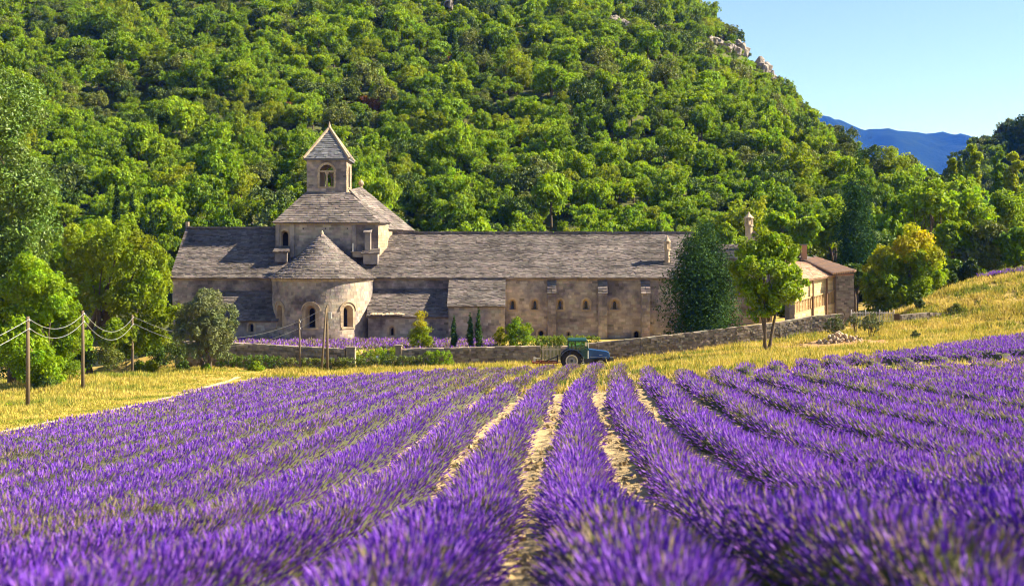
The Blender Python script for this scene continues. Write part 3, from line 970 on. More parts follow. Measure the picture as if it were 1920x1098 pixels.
# ridge capping stones
for (x0, x1, zz, nm) in ((xl0 - .2, xl1 + .2, rl, 'ridge_stones'), (xr0 + .2, xr1 + .2, rr_, 'ridge_stones')):
    cs = np.arange(x0, x1, .62)
    c = np.stack([cs + .3, np.full(len(cs), Yr), np.full(len(cs), zz + .09)], -1) + rng.normal(0, .012, (len(cs), 3))
    n = len(cs)
    V, Fq = boxes(c, np.tile((.295, 0, 0), (n, 1)), np.tile((0, .26, 0), (n, 1)), np.tile((0, 0, .10), (n, 1)), .012)
    obj_np(nm, V, [Fq], M['roof'], ab, np.repeat(rng.uniform(.8, 1.2, (n, 1)) * np.ones((1, 3)), 8, 0), False, 'stuff')
mb = MB(); mb.box(xl0 - .2, xl0 + .15, Yr - .15, Yr + .15, rl, rl + .75); white_tint(mb.build('finial', M['pale'], ab))

# buttresses
for pl, pr_ in ((1027, 1042.5), (1122, 1138.5), (1203, 1219)):
    x0, x1 = X(pl, Yf - .9), X(pr_, Yf - .9)
    zt, zs = Z(524, Yf), Z(550, Yf - .95)
    prof = [(Yf + .05, GZ), (Yf - .95, GZ), (Yf - .95, zs), (Yf + .05, zt)]
    mb = MB(); mb.prism(prof, 'x', x0, x1)
    b = white_tint(mb.build('buttress', M['wall'], w_right))
    block_wall(plane_map((0, Yf - .95, 0), (1, 0, 0), (0, -1, 0)), x0, x1, GZ + .3, zs - .02, [], M['wall'], b, seed=int(pl), lmin=.3, lmax=.7)
    f, L, H = bil((x0 - .05, Yf - 1.05, zs - .02), (x1 + .05, Yf - 1.05, zs - .02), (x1 + .05, Yf, zt + .04), (x0 - .05, Yf, zt + .04))
    tiles(f, L, H, b, M['roof'], int(pl), .3, .45)

# lean-to chapels and the projecting block
def leanto(px0, px1, ytop, yeave, Yfront, seed, name, openings=(), overh=.3):
    x0, x1 = (px0 - 960) * Yfront / F, (px1 - 960) * Yfront / F
    zt, ze = Z(ytop, Yf), Z(yeave, Yfront)
    mp = plane_map((0, Yfront, 0), (1, 0, 0), (0, -1, 0))
    mb = MB()
    wall_sheet(mb, mp, x0, x1, [(GZ, ze, list(openings))])
    for x in (x0, x1):
        mb.poly([(x, Yfront, GZ), (x, Yf, GZ), (x, Yf, zt - .1), (x, Yfront, ze)])
    w = white_tint(mb.build(name + '_wall', M['wall'], ab, recalc=False))
    block_wall(mp, x0, x1, GZ + .3, ze - .03, [(o['u0'] - .25, o['u1'] + .25, o['v0'] - .1, o['v1'] + .25) for o in openings], M['wall'], w, seed=seed)
    ms = plane_map((x1, Yfront, 0), (0, 1, 0), (1, 0, 0))
    slope = (zt - ze) / (Yf - Yfront)
    block_wall(ms, .0, Yf - Yfront, GZ + .3, zt - .1, [], M['wall'], w, seed=seed + 5, skipf=lambda u, v: v > ze + slope * u - .35)
    roof_slab(name + '_roof', (x0 - .15, Yfront - overh, ze - overh * slope * .9), (x1 + .15, Yfront - overh, ze - overh * slope * .9), (x1 + .15, Yf + .02, zt), (x0 - .15, Yf + .02, zt), ab, .12, seed)
    return w, mp
def arch_px(pxc, hw, yb, yt, Y):
    c = X(pxc, Y); h = hw * Y / F
    return dict(u0=c - h, u1=c + h, v0=Z(yb, Y), v1=Z(yt, Y))
Yl = 137.9
o1 = arch_px(735, 5.5, 629, 612, Yl)
wch, mch = leanto(690, 842, 541, 590, Yl, 51, 'chapel', [o1])
window(mch, o1, wch, .4, .4, .2)
o2 = arch_px(471, 5, 622, 606, Yl)
wch2, mch2 = leanto(372, 520, 545, 597, Yl, 52, 'chapel', [o2])
window(mch2, o2, wch2, .4, .5, .2)
# pale verge slabs on the chapel eaves
n = 14
c = np.stack([np.linspace(X(697, Yl), X(757, Yl), n), np.full(n, Yl - .35), np.full(n, Z(588.5, Yl - .3))], -1) + rng.normal(0, .03, (n, 3))
V, Fq = boxes(c, np.tile((.125, 0, 0), (n, 1)), np.tile((0, .22, .06), (n, 1)), np.tile((0, 0, .05), (n, 1)), .015)
obj_np('eave_slabs', V, [Fq], M['pale'], ab, np.ones((n * 8, 3)) * 1.2, False, 'stuff')
Yb = 136.6
wpb, mpb = leanto(841, 945, 519.5, 571, Yb, 53, 'sacristy', [], .3)
# corner quoins of the projecting block
mb = MB(); v = GZ + .3; i = 0
while v < Z(572, Yb) - .3:
    l = .55 if i % 2 else .35
    mb.box(X(945, Yb) - l, X(945, Yb) + .045, Yb - .045, Yb + (.35 if i % 2 else .55), v + .01, v + .36)
    v += .37; i += 1
white_tint(mb.build('quoins', M['pale'], wpb))

# apse
ac = (X(606, Yf), Yf)
AR = 94 * Yf / F
amap = cyl_map(ac, AR)
azt = Z(520.5, Yf)
ops = []
for ang, hw in ((-49, .56), (-5.5, .56), (37, .56)):
    u = math.radians(ang) * AR
    ops.append(dict(u0=u - hw, u1=u + hw, v0=Z(613, Yf - 4), v1=Z(572, Yf - 4)))
mb = MB()
wall_sheet(mb, amap, -PI / 2 * AR, PI / 2 * AR, [(GZ, azt, ops)], .15)
wap = white_tint(mb.build('apse_wall', M['wall'], ab, recalc=False))
block_wall(amap, -PI / 2 * AR, PI / 2 * AR, GZ + .3, azt - .35, [(o['u0'] - .3, o['u1'] + .3, o['v0'] - .2, o['v1'] + .3) for o in ops], M['wall'], wap, .33, .3, .6, .022, 61, tintv=.14)
for o in ops: window(amap, o, wap, .75, .62, .30, True, 'dark', bars=True)
# dressed cornice of the apse
mb = MB()
for i in range(26):
    a0, a1 = -PI / 2 + PI * i / 26 + .002, -PI / 2 + PI * (i + 1) / 26 - .002
    q = lambda a, d, v: (ac[0] + (AR + d) * math.sin(a), ac[1] - (AR + d) * math.cos(a), v)
    mb.hexa([q(a0, -.05, azt - .34), q(a1, -.05, azt - .34), q(a1, .09, azt - .34), q(a0, .09, azt - .34)], [q(a0, -.05, azt - .02), q(a1, -.05, azt - .02), q(a1, .13, azt - .02), q(a0, .13, azt - .02)])
white_tint(mb.build('cornice', M['pale'], wap))
apex = np.array([X(604, Yf + .6), Yf + .5, Z(436, Yf + .5)])
def cone(s, t):
    s = np.asarray(s, float); t = np.asarray(t, float)
    a = -PI * .53 + PI * 1.06 * s
    Rr = (AR + .42) * (1 - t)
    z = (azt - .02) * (1 - t) + apex[2] * t - .42 * np.sin(PI * t) * .8
    cx = ac[0] * (1 - t) + apex[0] * t
    cy = ac[1] * (1 - t) + apex[1] * t
    return np.stack([cx + Rr * np.sin(a), cy - Rr * np.cos(a), z], -1)
ss, ts = np.meshgrid(np.linspace(0, 1, 33), np.linspace(0, 1, 14))
V = cone(ss, ts); 
i = np.arange(32)[None] + np.arange(13)[:, None] * 33
apr = obj_np('apse_roof', V.reshape(-1, 3) - np.array((0, 0, .02)), [np.stack([i, i + 1, i + 34, i + 33], -1).reshape(-1, 4)], M['roof'], ab, np.ones((33 * 14, 3)))
tiles(cone, lambda t: PI * 1.06 * (AR + .42) * (1 - t), 7.9, apr, M['roof'], 62, .30, .44, jitter=.35)
mb = MB(); mb.lathe([(.22, -.25), (.16, 0), (.05, .25)], apex, 8); white_tint(mb.build('finial', M['pale'], apr))

# drum
Yd = 143.6
dz0, dz1 = 0.0, Z(416, Yd)
dx0, dx1 = X(517, Yd), X(709, Yd)
dback = Yd + 11.0
cut = 1.3
mp = plane_map((0, Yd, 0), (1, 0, 0), (0, -1, 0))
on = arch_px(533.5, 7.2, 468, 432, Yd)
mb = MB()
wall_sheet(mb, mp, dx0, dx1, [(-2.0, dz1, [on])])
ex = X(725.5, Yd + 1.3)
for (a, b) in (((dx1, Yd), (ex, Yd + 1.6)), ((ex, Yd + 1.6), (ex, dback)), ((dx0, Yd), (dx0, dback)), ((dx0, dback), (ex, dback))):
    mb.quad((*a, -2.0), (*b, -2.0), (*b, dz1), (*a, dz1))
wdr = white_tint(mb.build('drum_wall', M['wall'], ab, recalc=False))
block_wall(mp, dx0, dx1, -1.9, dz1 - .3, [(on['u0'] - .25, on['u1'] + .25, on['v0'] - .2, on['v1'] + .3)], M['wall'], wdr, .33, .45, .95, .025, 71, tintv=.15)
dd = np.array((ex - dx1, 1.6, 0)); Ld = np.linalg.norm(dd); dd /= Ld
block_wall(plane_map((dx1, Yd, 0), dd, (dd[1], -dd[0], 0)), 0, Ld, -1.9, dz1 - .3, [], M['pale'], wdr, .33, .4, .9, .02, 72, tintv=.08)  # paler blocks than the front: sunlight on this facet put into the colour
block_wall(plane_map((ex, Yd + 1.6, 0), (0, 1, 0), (1, 0, 0)), 0, 8, -1.9, dz1 - .3, [], M['pale'], wdr, .33, .4, .9, .02, 73, tintv=.08)  # same paler blocks, sunlit side painted in by the stone colour
window(mp, on, wdr, .7, .7, .22)
# pilaster strips and recessed look: two shallow piers on the front
for (p0, p1) in ((517, 524.5), (543.5, 552.5), (660, 668)):
    mb = MB()
    v = -1.9
    while v < dz1 - .4:
        mb.box(X(p0, Yd) + .01, X(p1, Yd) - .01, Yd - .18 - random.uniform(0, .02), Yd, v, v + .38)
        v += .38
    white_tint(mb.build('pilaster', M['wall'], wdr))
mb = MB()
xx = dx0 - .1
while xx < dx1:
    l = min(random.uniform(.8, 1.2), dx1 - xx)
    mb.box(xx + .006, xx + l - .006, Yd - .25, Yd + .02, dz1 - .30, dz1 - .02); xx += l
white_tint(mb.build('cornice', M['pale'], wdr))
for pxh in (568, 610, 651):
    mb = MB(); x = X(pxh, Yd - .2); mb.box(x - .07, x + .07, Yd - .06, Yd + .02, Z(428.5, Yd) - .07, Z(428.5, Yd) + .07)
    mb.build('putlog_hole', M['dark'], wdr)
# small stone shelters either side of the apse roof
def shelter(px0, px1, yt, yb, ytop, Y, name='corner_shelter'):
    x0, x1 = X(px0, Y), X(px1, Y)
    mb = MB(); mb.box(x0, x1, Y, Yd, Z(yb + 6, Y), Z(yt, Y))
    s = white_tint(mb.build(name, M['wall'], wdr))
    roof_slab('shelter_roof', (x0 - .25, Y - .2, Z(yt, Y) - .02), (x1 + .25, Y - .2, Z(yt, Y) - .02), (x1 + .1, Yd, Z(ytop, Yd)), (x0 - .1, Yd, Z(ytop, Yd)), wdr, .1, int(px0), .28, .45)
shelter(515.5, 538, 472, 485, 461, 142.2)
shelter(681, 708, 474.5, 489, 465, 141.9)
mb = MB(); mb.box(X(661, 142.3), X(681, 142.3), 142.3, Yd, Z(482, 142.3), Z(473.5, 142.3)); white_tint(mb.build('corner_shelter', M['wall'], wdr))
mb = MB(); mb.box(X(661, 142.2) - .2, X(681, 142.2), 142.1, Yd, Z(473, 142.3), Z(471.5, 142.3)); white_tint(mb.build('ledge', M['pale'], wdr))
mb = MB()
x0, x1 = X(684, 142.6), X(694.5, 142.6)
mb.prism([(142.6, Z(470, 142.6)), (Yd, Z(470, 142.6)), (Yd, Z(429, 142.6)), (142.6, Z(435, 142.6))], 'x', x0, x1)
mb.prism([(142.42, Z(436.5, 142.6)), (Yd, Z(430, 142.6)), (Yd, Z(428.3, 142.6)), (142.42, Z(434.5, 142.6))], 'x', x0 - .15, x1 + .12)
white_tint(mb.build('chimney_pier', M['wall'], wdr))
mb = MB(); mb.tube([(X(661.5, 142.2), 142.2, Z(472, 142.2)), (X(661.5, 142.2), 142.2, Z(456, 142.2))], .045, 6); mb.build('drainpipe', M['wire'], wdr)

# drum roof (front facet, right facets) and the nave roof beyond
Yt = 146.4                                  # bell tower front
ze = dz1 - .02
A = (X(511.5, Yd - .5), Yd - .5, ze - .08); B = (X(712, Yd - .5), Yd - .5, ze - .08)
Cc = (X(728.5, Yd + 1.2), Yd + 1.4, ze - .04)
tl_, tr_ = (X(575, Yt), Yt, Z(359, Yt)), (X(653, Yt), Yt, Z(361, Yt))
roof_slab('drum_roof', A, B, tr_, tl_, ab, .14, 81, .36, .5)
tb = (X(657.5, Yt + 4.4), Yt + 4.4, Z(359, Yt + 2))
roof_slab('drum_roof', B, Cc, tr_, tr_, ab, .1, 82, .36, .5)
Dd = (Cc[0] + .0, dback, ze)
roof_slab('drum_roof', Cc, Dd, tb, tr_, ab, .1, 83, .36, .5)
Lb = (A[0] - .0, dback, ze)
roof_slab('drum_roof', Lb, A, tl_, (tl_[0], Yt + 4.6, tl_[2]), ab, .1, 84, .36, .5)
# nave roof: a gable running away behind the drum, its right slope in the sun
Yn = Yd + 2.6
kn = np.array((X(677, Yn + 4), Yn + 4, Z(350.5, Yn + 4)))
n0 = np.array((X(728, Yn), Yn, Z(430, Yn))); n1 = np.array((X(778, Yn + 4.5), Yn + 4.5, Z(432.5, Yn + 4.5)))
roof_slab('nave_roof', n0, n1, kn, np.array((X(655, Yn), Yn, Z(356, Yn))), ab, .14, 85, .36, .5)
mb = MB()
mb.hexa([n0 + np.array((-.2, .1, -3)), n1 + np.array((-.55, -.1, -3)), n1 + np.array((-.6, 3, -3)), n0 + np.array((-.2, 3, -3))],
        [n0 + np.array((-.2, .1, -.1)), n1 + np.array((-.55, -.1, -.12)), n1 + np.array((-.6, 3, -.12)), n0 + np.array((-.2, 3, -.1))])
white_tint(mb.build('nave_wall', M['pale'], ab))
mb = MB()
k2 = kn + np.array((-4.5, 22, -.6)); e2 = n1 + np.array((-4.5, 22, -.2))
mb.quad(kn, n1, e2, k2); mb.quad(kn, kn + np.array((-7, 1, -4.5)), k2 + np.array((-7, 1, -4.5)), k2)
white_tint(mb.build('nave_roof', M['roof'], ab))
mb = MB(); mb.lathe([(.22, -.2), (.14, .05), (.30, .3), (.33, .5), (.18, .72), (.05, .85)], kn, 9); white_tint(mb.build('finial', M['pale'], ab))

# bell tower
bt = thing.__call__ if False else None
txc = (X(575.5, Yt) + X(649.5, Yt)) / 2; tw2 = (X(649.5, Yt) - X(575.5, Yt)) / 2
tyc = Yt + tw2
tz0, tz1 = Z(366, Yt), Z(300, Yt)
mb = MB()
sides = [((0, Yt), (1, 0, 0), (0, -1, 0)), ((txc + tw2, 0), (0, 1, 0), (1, 0, 0)), ((0, tyc + tw2), (1, 0, 0), (0, 1, 0)), ((txc - tw2, 0), (0, 1, 0), (-1, 0, 0))]
tsp = []
for (o2d, U, Nn) in sides:
    mp_ = plane_map((o2d[0], o2d[1], 0), U, Nn)
    c = txc if U[0] else tyc
    op = dict(u0=c - .80, u1=c + .80, v0=Z(350, Yt), v1=Z(309, Yt))
    tsp.append((mp_, c, op))
    wall_sheet(mb, mp_, c - tw2, c + tw2, [(tz0 - 1.2, tz1, [op])])
    inner = plane_map((o2d[0] - Nn[0] * .6, o2d[1] - Nn[1] * .6, 0), U, Nn)
    wall_sheet(mb, inner, c - tw2 + .6, c + tw2 - .6, [(tz0 - 1.2, tz1, [op])])
    pts = outline(op)
    for i in range(len(pts)):
        j = (i + 1) % len(pts)
        mb.quad(mp_(*pts[i], 0), mp_(*pts[j], 0), mp_(*pts[j], -.6), mp_(*pts[i], -.6))
mb.quad((txc - tw2, Yt, tz0 + .3), (txc + tw2, Yt, tz0 + .3), (txc + tw2, Yt + 2 * tw2, tz0 + .3), (txc - tw2, Yt + 2 * tw2, tz0 + .3))
wt = white_tint(mb.build('bell_tower_wall', M['wall'], ab, recalc=False))
for i, (mp_, c, op) in enumerate(tsp):
    block_wall(mp_, c - tw2, c + tw2, tz0 - .6, tz1 - .02, [(op['u0'] - .3, op['u1'] + .3, op['v0'] - .05, op['v1'] + .3)], M['wall'] if i != 1 else M['pale'], wt, .27, .3, .7, .035, 91 + i)  # right-hand side gets paler blocks, its sunlight put into the colour
    # two lights under a tympanum, on a colonnette
    mb = MB()
    r0 = .80
    v1 = Z(321, Yt)
    c0 = (c, op['v1'] - r0)
    for k in range(11):
        a, b = PI * k / 11 + .01, PI * (k + 1) / 11 - .01
        q = [(c0[0] - rr * math.cos(t), c0[1] + rr * math.sin(t)) for rr, t in ((r0 + .01, a), (r0 + .27, a), (r0 + .27, b), (r0 + .01, b))]
        mb.hexa([mp_(u, w, -.02) for u, w in q], [mp_(u, w, .05) for u, w in q])
    for k in range(5):
        v = op['v0'] + k * (c0[1] - op['v0']) / 5
        for s in (-1, 1):
            ua, ub = sorted((c + s * (r0 + .008), c + s * (r0 + .22 + .06 * (k % 2))))
            h = (c0[1] - op['v0']) / 5 - .015
            mb.hexa([mp_(ua, v, -.02), mp_(ub, v, -.02), mp_(ub, v, .05), mp_(ua, v, .05)], [mp_(ua, v + h, -.02), mp_(ub, v + h, -.02), mp_(ub, v + h, .05), mp_(ua, v + h, .05)])
    for (ua, ub, va, vb, d0, d1) in ((c - r0, c + r0, v1 - .09, v1 + .09, -.42, -.12), (c - .075, c + .075, op['v0'], v1 - .45, -.36, -.21), (c - .2, c + .2, v1 - .3, v1 - .09, -.42, -.14), (c - .13, c + .13, v1 - .45, v1 - .3, -.4, -.18),
                                     (c - .12, c + .12, op['v0'] + .0, op['v0'] + .16, -.4, -.16), (c - r0 - .2, c + r0 + .2, op['v0'] - .14, op['v0'] - .004, -.5, .08)):
        mb.hexa([mp_(ua, va, d0), mp_(ub, va, d0), mp_(ub, va, d1), mp_(ua, va, d1)], [mp_(ua, vb, d0), mp_(ub, vb, d0), mp_(ub, vb, d1), mp_(ua, vb, d1)])
    white_tint(mb.build('belfry_window', M['pale'], wt))
# tower roof
to = .32
pe = tz1 - .02
cs4 = [np.array((txc - tw2 - to, Yt - to, pe)), np.array((txc + tw2 + to, Yt - to, pe)), np.array((txc + tw2 + to, Yt + 2 * tw2 + to, pe)), np.array((txc - tw2 - to, Yt + 2 * tw2 + to, pe))]
tap = np.array((txc, tyc, Z(240, tyc)))
mb = MB()
mb.poly(cs4[::-1]); lip = [p + np.array((0, 0, .16)) for p in cs4]
for i in range(4):
    j = (i + 1) % 4
    mb.quad(cs4[i], cs4[j], lip[j], lip[i]); mb.poly([lip[i], lip[j], tap])
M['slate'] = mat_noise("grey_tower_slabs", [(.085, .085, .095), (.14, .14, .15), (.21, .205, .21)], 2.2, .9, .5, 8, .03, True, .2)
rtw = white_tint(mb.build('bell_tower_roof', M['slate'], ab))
for i in range(4):
    j = (i + 1) % 4
    f, L, H = bil(lip[i], lip[j], tap, tap)
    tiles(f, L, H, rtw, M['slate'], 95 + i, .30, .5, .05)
mb = MB()
for p in lip:
    pts = [p * (1 - t) + tap * t + np.array((0, 0, .05)) for t in np.linspace(0, 1, 12)]
    for q0, q1 in zip(pts[:-1], pts[1:]):
        mb.tube([q0, q0 * .03 + q1 * .97], .17, 6)
white_tint(mb.build('hip_stones', M['pale'], rtw))
mb = MB(); mb.lathe([(.28, -.3), (.2, .1), (.07, .5), (.03, .75)], tap, 8); white_tint(mb.build('finial', M['pale'], rtw))
mb = MB(); mb.tube([tap + np.array((0, 0, .6)), tap + np.array((0, 0, 1.55))], .025, 5); mb.tube([tap + np.array((-.2, 0, 1.25)), tap + np.array((.2, 0, 1.25))], .02, 5); mb.build('iron_cross', M['dark'], rtw)

# lantern chimneys
def lantern(px, ybase, ytop, Y, r, parent, mat='pale', col=True):
    x = X(px, Y); zb_, zt_ = Z(ybase, Y), Z(ytop, Y); H = zt_ - zb_
    mb = MB()
    mb.box(x - r * 1.5, x + r * 1.5, Y - r * 1.5, Y + r * 1.5, zb_ - .7, zb_ + H * .12)
    mb.lathe([(r, H * .12), (r, H * .50), (r * 1.25, H * .51), (r * 1.25, H * .56)], (x, Y, zb_), 10)
    mb.lathe([(r * .55, H * .56), (r * .55, H * .78)], (x, Y, zb_), 8)
    b = white_tint(mb.build('chimney', M[mat], parent))
    mb = MB()
    for k in range(7):
        a = 2 * PI * k / 7
        mb.tube([(x + r * math.cos(a), Y + r * math.sin(a), zb_ + H * .56), (x + r * math.cos(a), Y + r * math.sin(a), zb_ + H * .78)], r * .17, 6)
    white_tint(mb.build('lantern_columns', M[mat], b))
    mb = MB(); mb.lathe([(r * 1.35, H * .78), (r * 1.35, H * .81), (r * .8, H * .87), (r * .25, H * .94), (r * .3, H * .96), (r * .08, H)], (x, Y, zb_), 10)
    white_tint(mb.build('chimney_cap', M[mat], b))
lantern(1251, 499, 441, 142.9, .30, ab)
shp = plane_map((0, 142.1, 0), (1, 0, 0), (0, -1, 0))
roof_slab('chimney_base_roof', (X(1240, 141.6), 141.4, Z(514, 141.4)), (X(1258, 141.6), 141.4, Z(514, 141.4)), (X(1256, 143), 143.2, Z(497, 143.2)), (X(1244, 143), 143.2, Z(497, 143.2)), ab, .3, 77, .3, .45)
lantern(1404, 452, 397, 147.0, .42, ab)
mb = MB()
mb.box(X(1300, 146), X(1445, 146), 145.0, 153, GZ, Z(470, 146)); wlow = white_tint(mb.build('wing_wall', M['wall'], ab))
mb = MB(); mb.box(X(1413, 147), X(1422, 147), 146.6, 147.8, Z(475, 147), Z(433, 147)); white_tint(mb.build('chimney', M['wall'], ab))
roof_slab('wing_roof', (X(1298, 145), 144.7, Z(486, 144.7)), (X(1446, 145), 144.7, Z(486, 144.7)), (X(1446, 145), 149, Z(458, 149)), (X(1298, 145), 149, Z(458, 149)), ab, .15, 78)

# ------------------------------------------------------------------ gallery house at the right end
gh = thing("gallery_house", "yellow stone house with a slatted gallery and terracotta roof, right of the leafy tree", "house", (33.0, 132.0, -7.0))
Yh = 131.0
hx0, hx1 = X(1568, Yh), X(1601, Yh)
mph = plane_map((0, Yh, 0), (1, 0, 0), (0, -1, 0))
zt = Z(513, Yh)
mb = MB(); mb.box(hx0, hx1, Yh, Yh + 7, -8.5, zt)
wb = white_tint(mb.build('end_wall', M['rubble'], gh))
block_wall(mph, hx0, hx1, -7.6, zt - .02, [], M['rubble'], wb, .22, .25, .6, .04, 101, tintv=.25)
# gallery wall running from near-left to far-right, facing the sun
g0 = P(1490, 565, Yh - 3.6); g0[2] = 0
g1 = np.array((hx0 - .02, Yh + .6, 0.0))
du = g1 - g0; Lg = np.linalg.norm(du); du /= Lg
gn = np.array((du[1], -du[0], 0.0))
gmap0 = plane_map((g0[0], g0[1], 0), du, gn)
def gz(px, py): return Z(py, Yh - 2)
zl = lambda u, a, b: a + (b - a) * u / Lg
top_l, top_r = Z(528, Yh - 3.6), Z(516, Yh + .6)
rail_tl, rail_tr = Z(567, Yh - 3.6), Z(545, Yh + .6)
rail_bl, rail_br = Z(589, Yh - 3.6), Z(569, Yh + .6)
bot_l, bot_r = -7.4, -7.4
mb = MB()
mb.quad(gmap0(0., bot_l, 0.), gmap0(Lg, bot_r, 0.), gmap0(Lg, rail_br, 0.), gmap0(0., rail_bl, 0.))
mb.quad(gmap0(0., rail_bl, 0.), gmap0(Lg, rail_br, 0.), gmap0(Lg, rail_br, -.2), gmap0(0., rail_bl, -.2))
mb.quad(gmap0(0., rail_bl - .1, -.17), gmap0(Lg, rail_br - .1, -.17), gmap0(Lg, top_r, -.17), gmap0(0., top_l, -.17))
M['gold'] = mat_noise("golden_limestone", [(.50, .36, .17), (.66, .50, .26), (.74, .60, .34)], 2.2, .9, .5, 8, .03, True, .15)
gw = white_tint(mb.build('gallery_wall', M['gold'], gh, recalc=False))
block_wall(gmap0, 0, Lg, -7.3, rail_br, [], M['gold'], gw, .25, .3, .7, .03, 102, skipf=lambda u, v: v > rail_bl + (rail_br - rail_bl) * u / Lg - .3)
block_wall(plane_map(gmap0(0., 0., -.17), du, gn), 0, Lg, rail_bl - .1, top_r, [], M['gold'], gw, .25, .3, .7, .03, 103, skipf=lambda u, v: (v > top_l + (top_r - top_l) * u / Lg - .3) | (v < rail_bl + (rail_br - rail_bl) * u / Lg))
M['wood'] = mat_noise("gallery_wood", [(.42, .29, .15), (.58, .42, .23)], 6, .8, .3, 30, .01, False, .2)
M['darkwood'] = mat_noise("dark_post_wood", [(.10, .055, .03), (.17, .10, .05)], 6, .8, .3, 30, .01, False, .2)
slat_me = None
ns = 26
for i in range(ns):
    u = (i + .5) * Lg / ns
    a, b = zl(u, rail_bl, rail_br), zl(u, rail_tl, rail_tr)
    mb = MB()
    w_ = .038
    mb.hexa([gmap0(u - w_, a, -.10), gmap0(u + w_, a, -.10), gmap0(u + w_, a, -.03), gmap0(u - w_, a, -.03)], [gmap0(u - w_, b, -.10), gmap0(u + w_, b, -.10), gmap0(u + w_, b, -.03), gmap0(u - w_, b, -.03)])
    mb.build('slat', M['wood'], gh)
mb = MB()
for (a, b, t) in ((rail_tl, rail_tr, .12), (rail_bl, rail_br, .10)):
    mb.hexa([gmap0(0., a, -.14), gmap0(Lg, b, -.14), gmap0(Lg, b, .02), gmap0(0., a, .02)], [gmap0(0., a + t, -.14), gmap0(Lg, b + t, -.14), gmap0(Lg, b + t, .02), gmap0(0., a + t, .02)])
mb.build('handrail', M['wood'], gh)
for t in (.44, .78):
    mb = MB(); u = Lg * t
    mb.hexa([gmap0(u - .07, -7.3, .02), gmap0(u + .07, -7.3, .02), gmap0(u + .07, -7.3, .16), gmap0(u - .07, -7.3, .16)], [gmap0(u - .07, zl(u, top_l, top_r), .02), gmap0(u + .07, zl(u, top_l, top_r), .02), gmap0(u + .07, zl(u, top_l, top_r), .16), gmap0(u - .07, zl(u, top_l, top_r), .16)])
    mb.build('post', M['darkwood'], gh)
mb = MB(); mb.box(X(1480.5, Yh - 3.7), X(1490, Yh - 3.7), Yh - 3.7, Yh - 1.5, -8.2, Z(558, Yh - 3.7)); pw = white_tint(mb.build('pier', M['rubble'], gh))
# gallery roof and block roof
ga = gmap0(-.6, top_l - .05, .22); gb_ = gmap0(Lg + .2, top_r + .0, .22)
ra, rb_ = P(1470, 484, Yh + 3.5), P(1520, 493, Yh + 4.0)
roof_slab('gallery_roof', ga, gb_, P(1514, 492, Yh + 3.0), P(1472, 487, Yh + 2.0), gh, .14, 111, .33, .4, 'tile', tintv=.1)
e0, e1 = P(1563, 514, Yh - .35), P(1605.5, 508.5, Yh - .35)
t0_, t1_ = P(1512, 489, Yh + 3.2), P(1530, 483, Yh + 5.0)
hr = np.cross(e1 - e0, t0_ - e0)
mb = MB(); mb.poly([e0, e1, t1_, t0_]); mb.poly([e0 - np.array((0, 0, .12)), e1 - np.array((0, 0, .12)), e1, e0]); mb.poly([t0_, t1_, P(1503, 478, Yh + 6), P(1497, 482, Yh + 4)])
mb.poly([e1, P(1607, 508, Yh + 7), t1_ + np.array((1, 6, .3)), t1_])
hroof = white_tint(mb.build('house_roof', M['roof'], gh, recalc=False))
nt_ = 13
for i in range(nt_):
    s = (i + .5) / nt_
    a = e0 * (1 - s) + e1 * s; b = t0_ * (1 - s) + t1_ * s
    mb = MB()
    nrm = np.cross(e1 - e0, t0_ - e0); nrm /= np.linalg.norm(nrm)
    if nrm[2] < 0: nrm = -nrm
    for (q0, q1) in [(k / 5, (k + 1.12) / 5) for k in range(5)]:
        p0 = a + (b - a) * q0 + nrm * .06; p1 = a + (b - a) * min(q1, 1) + nrm * .035
        mb.tube([p0, p1], [.155, .125], 7)
    white_tint(mb.build('roof_tile', M['tile'], hroof))
mb = MB(); mb.box(X(1502.5, Yh + 4), X(1511.5, Yh + 4), Yh + 3.6, Yh + 4.3, Z(488, Yh + 4), Z(460, Yh + 4))
M['brick'] = mat_noise("chimney_brick", [(.36, .17, .09), (.48, .26, .15)], 4, .9, .5, 14, .02, True, .15)
ch = white_tint(mb.build('chimney', M['brick'], gh))
mb = MB(); mb.box(X(1501.5, Yh + 4), X(1512.5, Yh + 4), Yh + 3.5, Yh + 4.4, Z(460, Yh + 4) + .003, Z(457.8, Yh + 4)); white_tint(mb.build('chimney_cap', M['rubble'], ch))
mb = MB()
for i in range(16):
    x = hx0 + (hx1 - hx0) * (i + .5) / 16
    mb.box(x - .045, x + .045, Yh - .12, Yh + .02, zt - .16, zt - .02)
white_tint(mb.build('eave_bricks', M['brick'], gh))

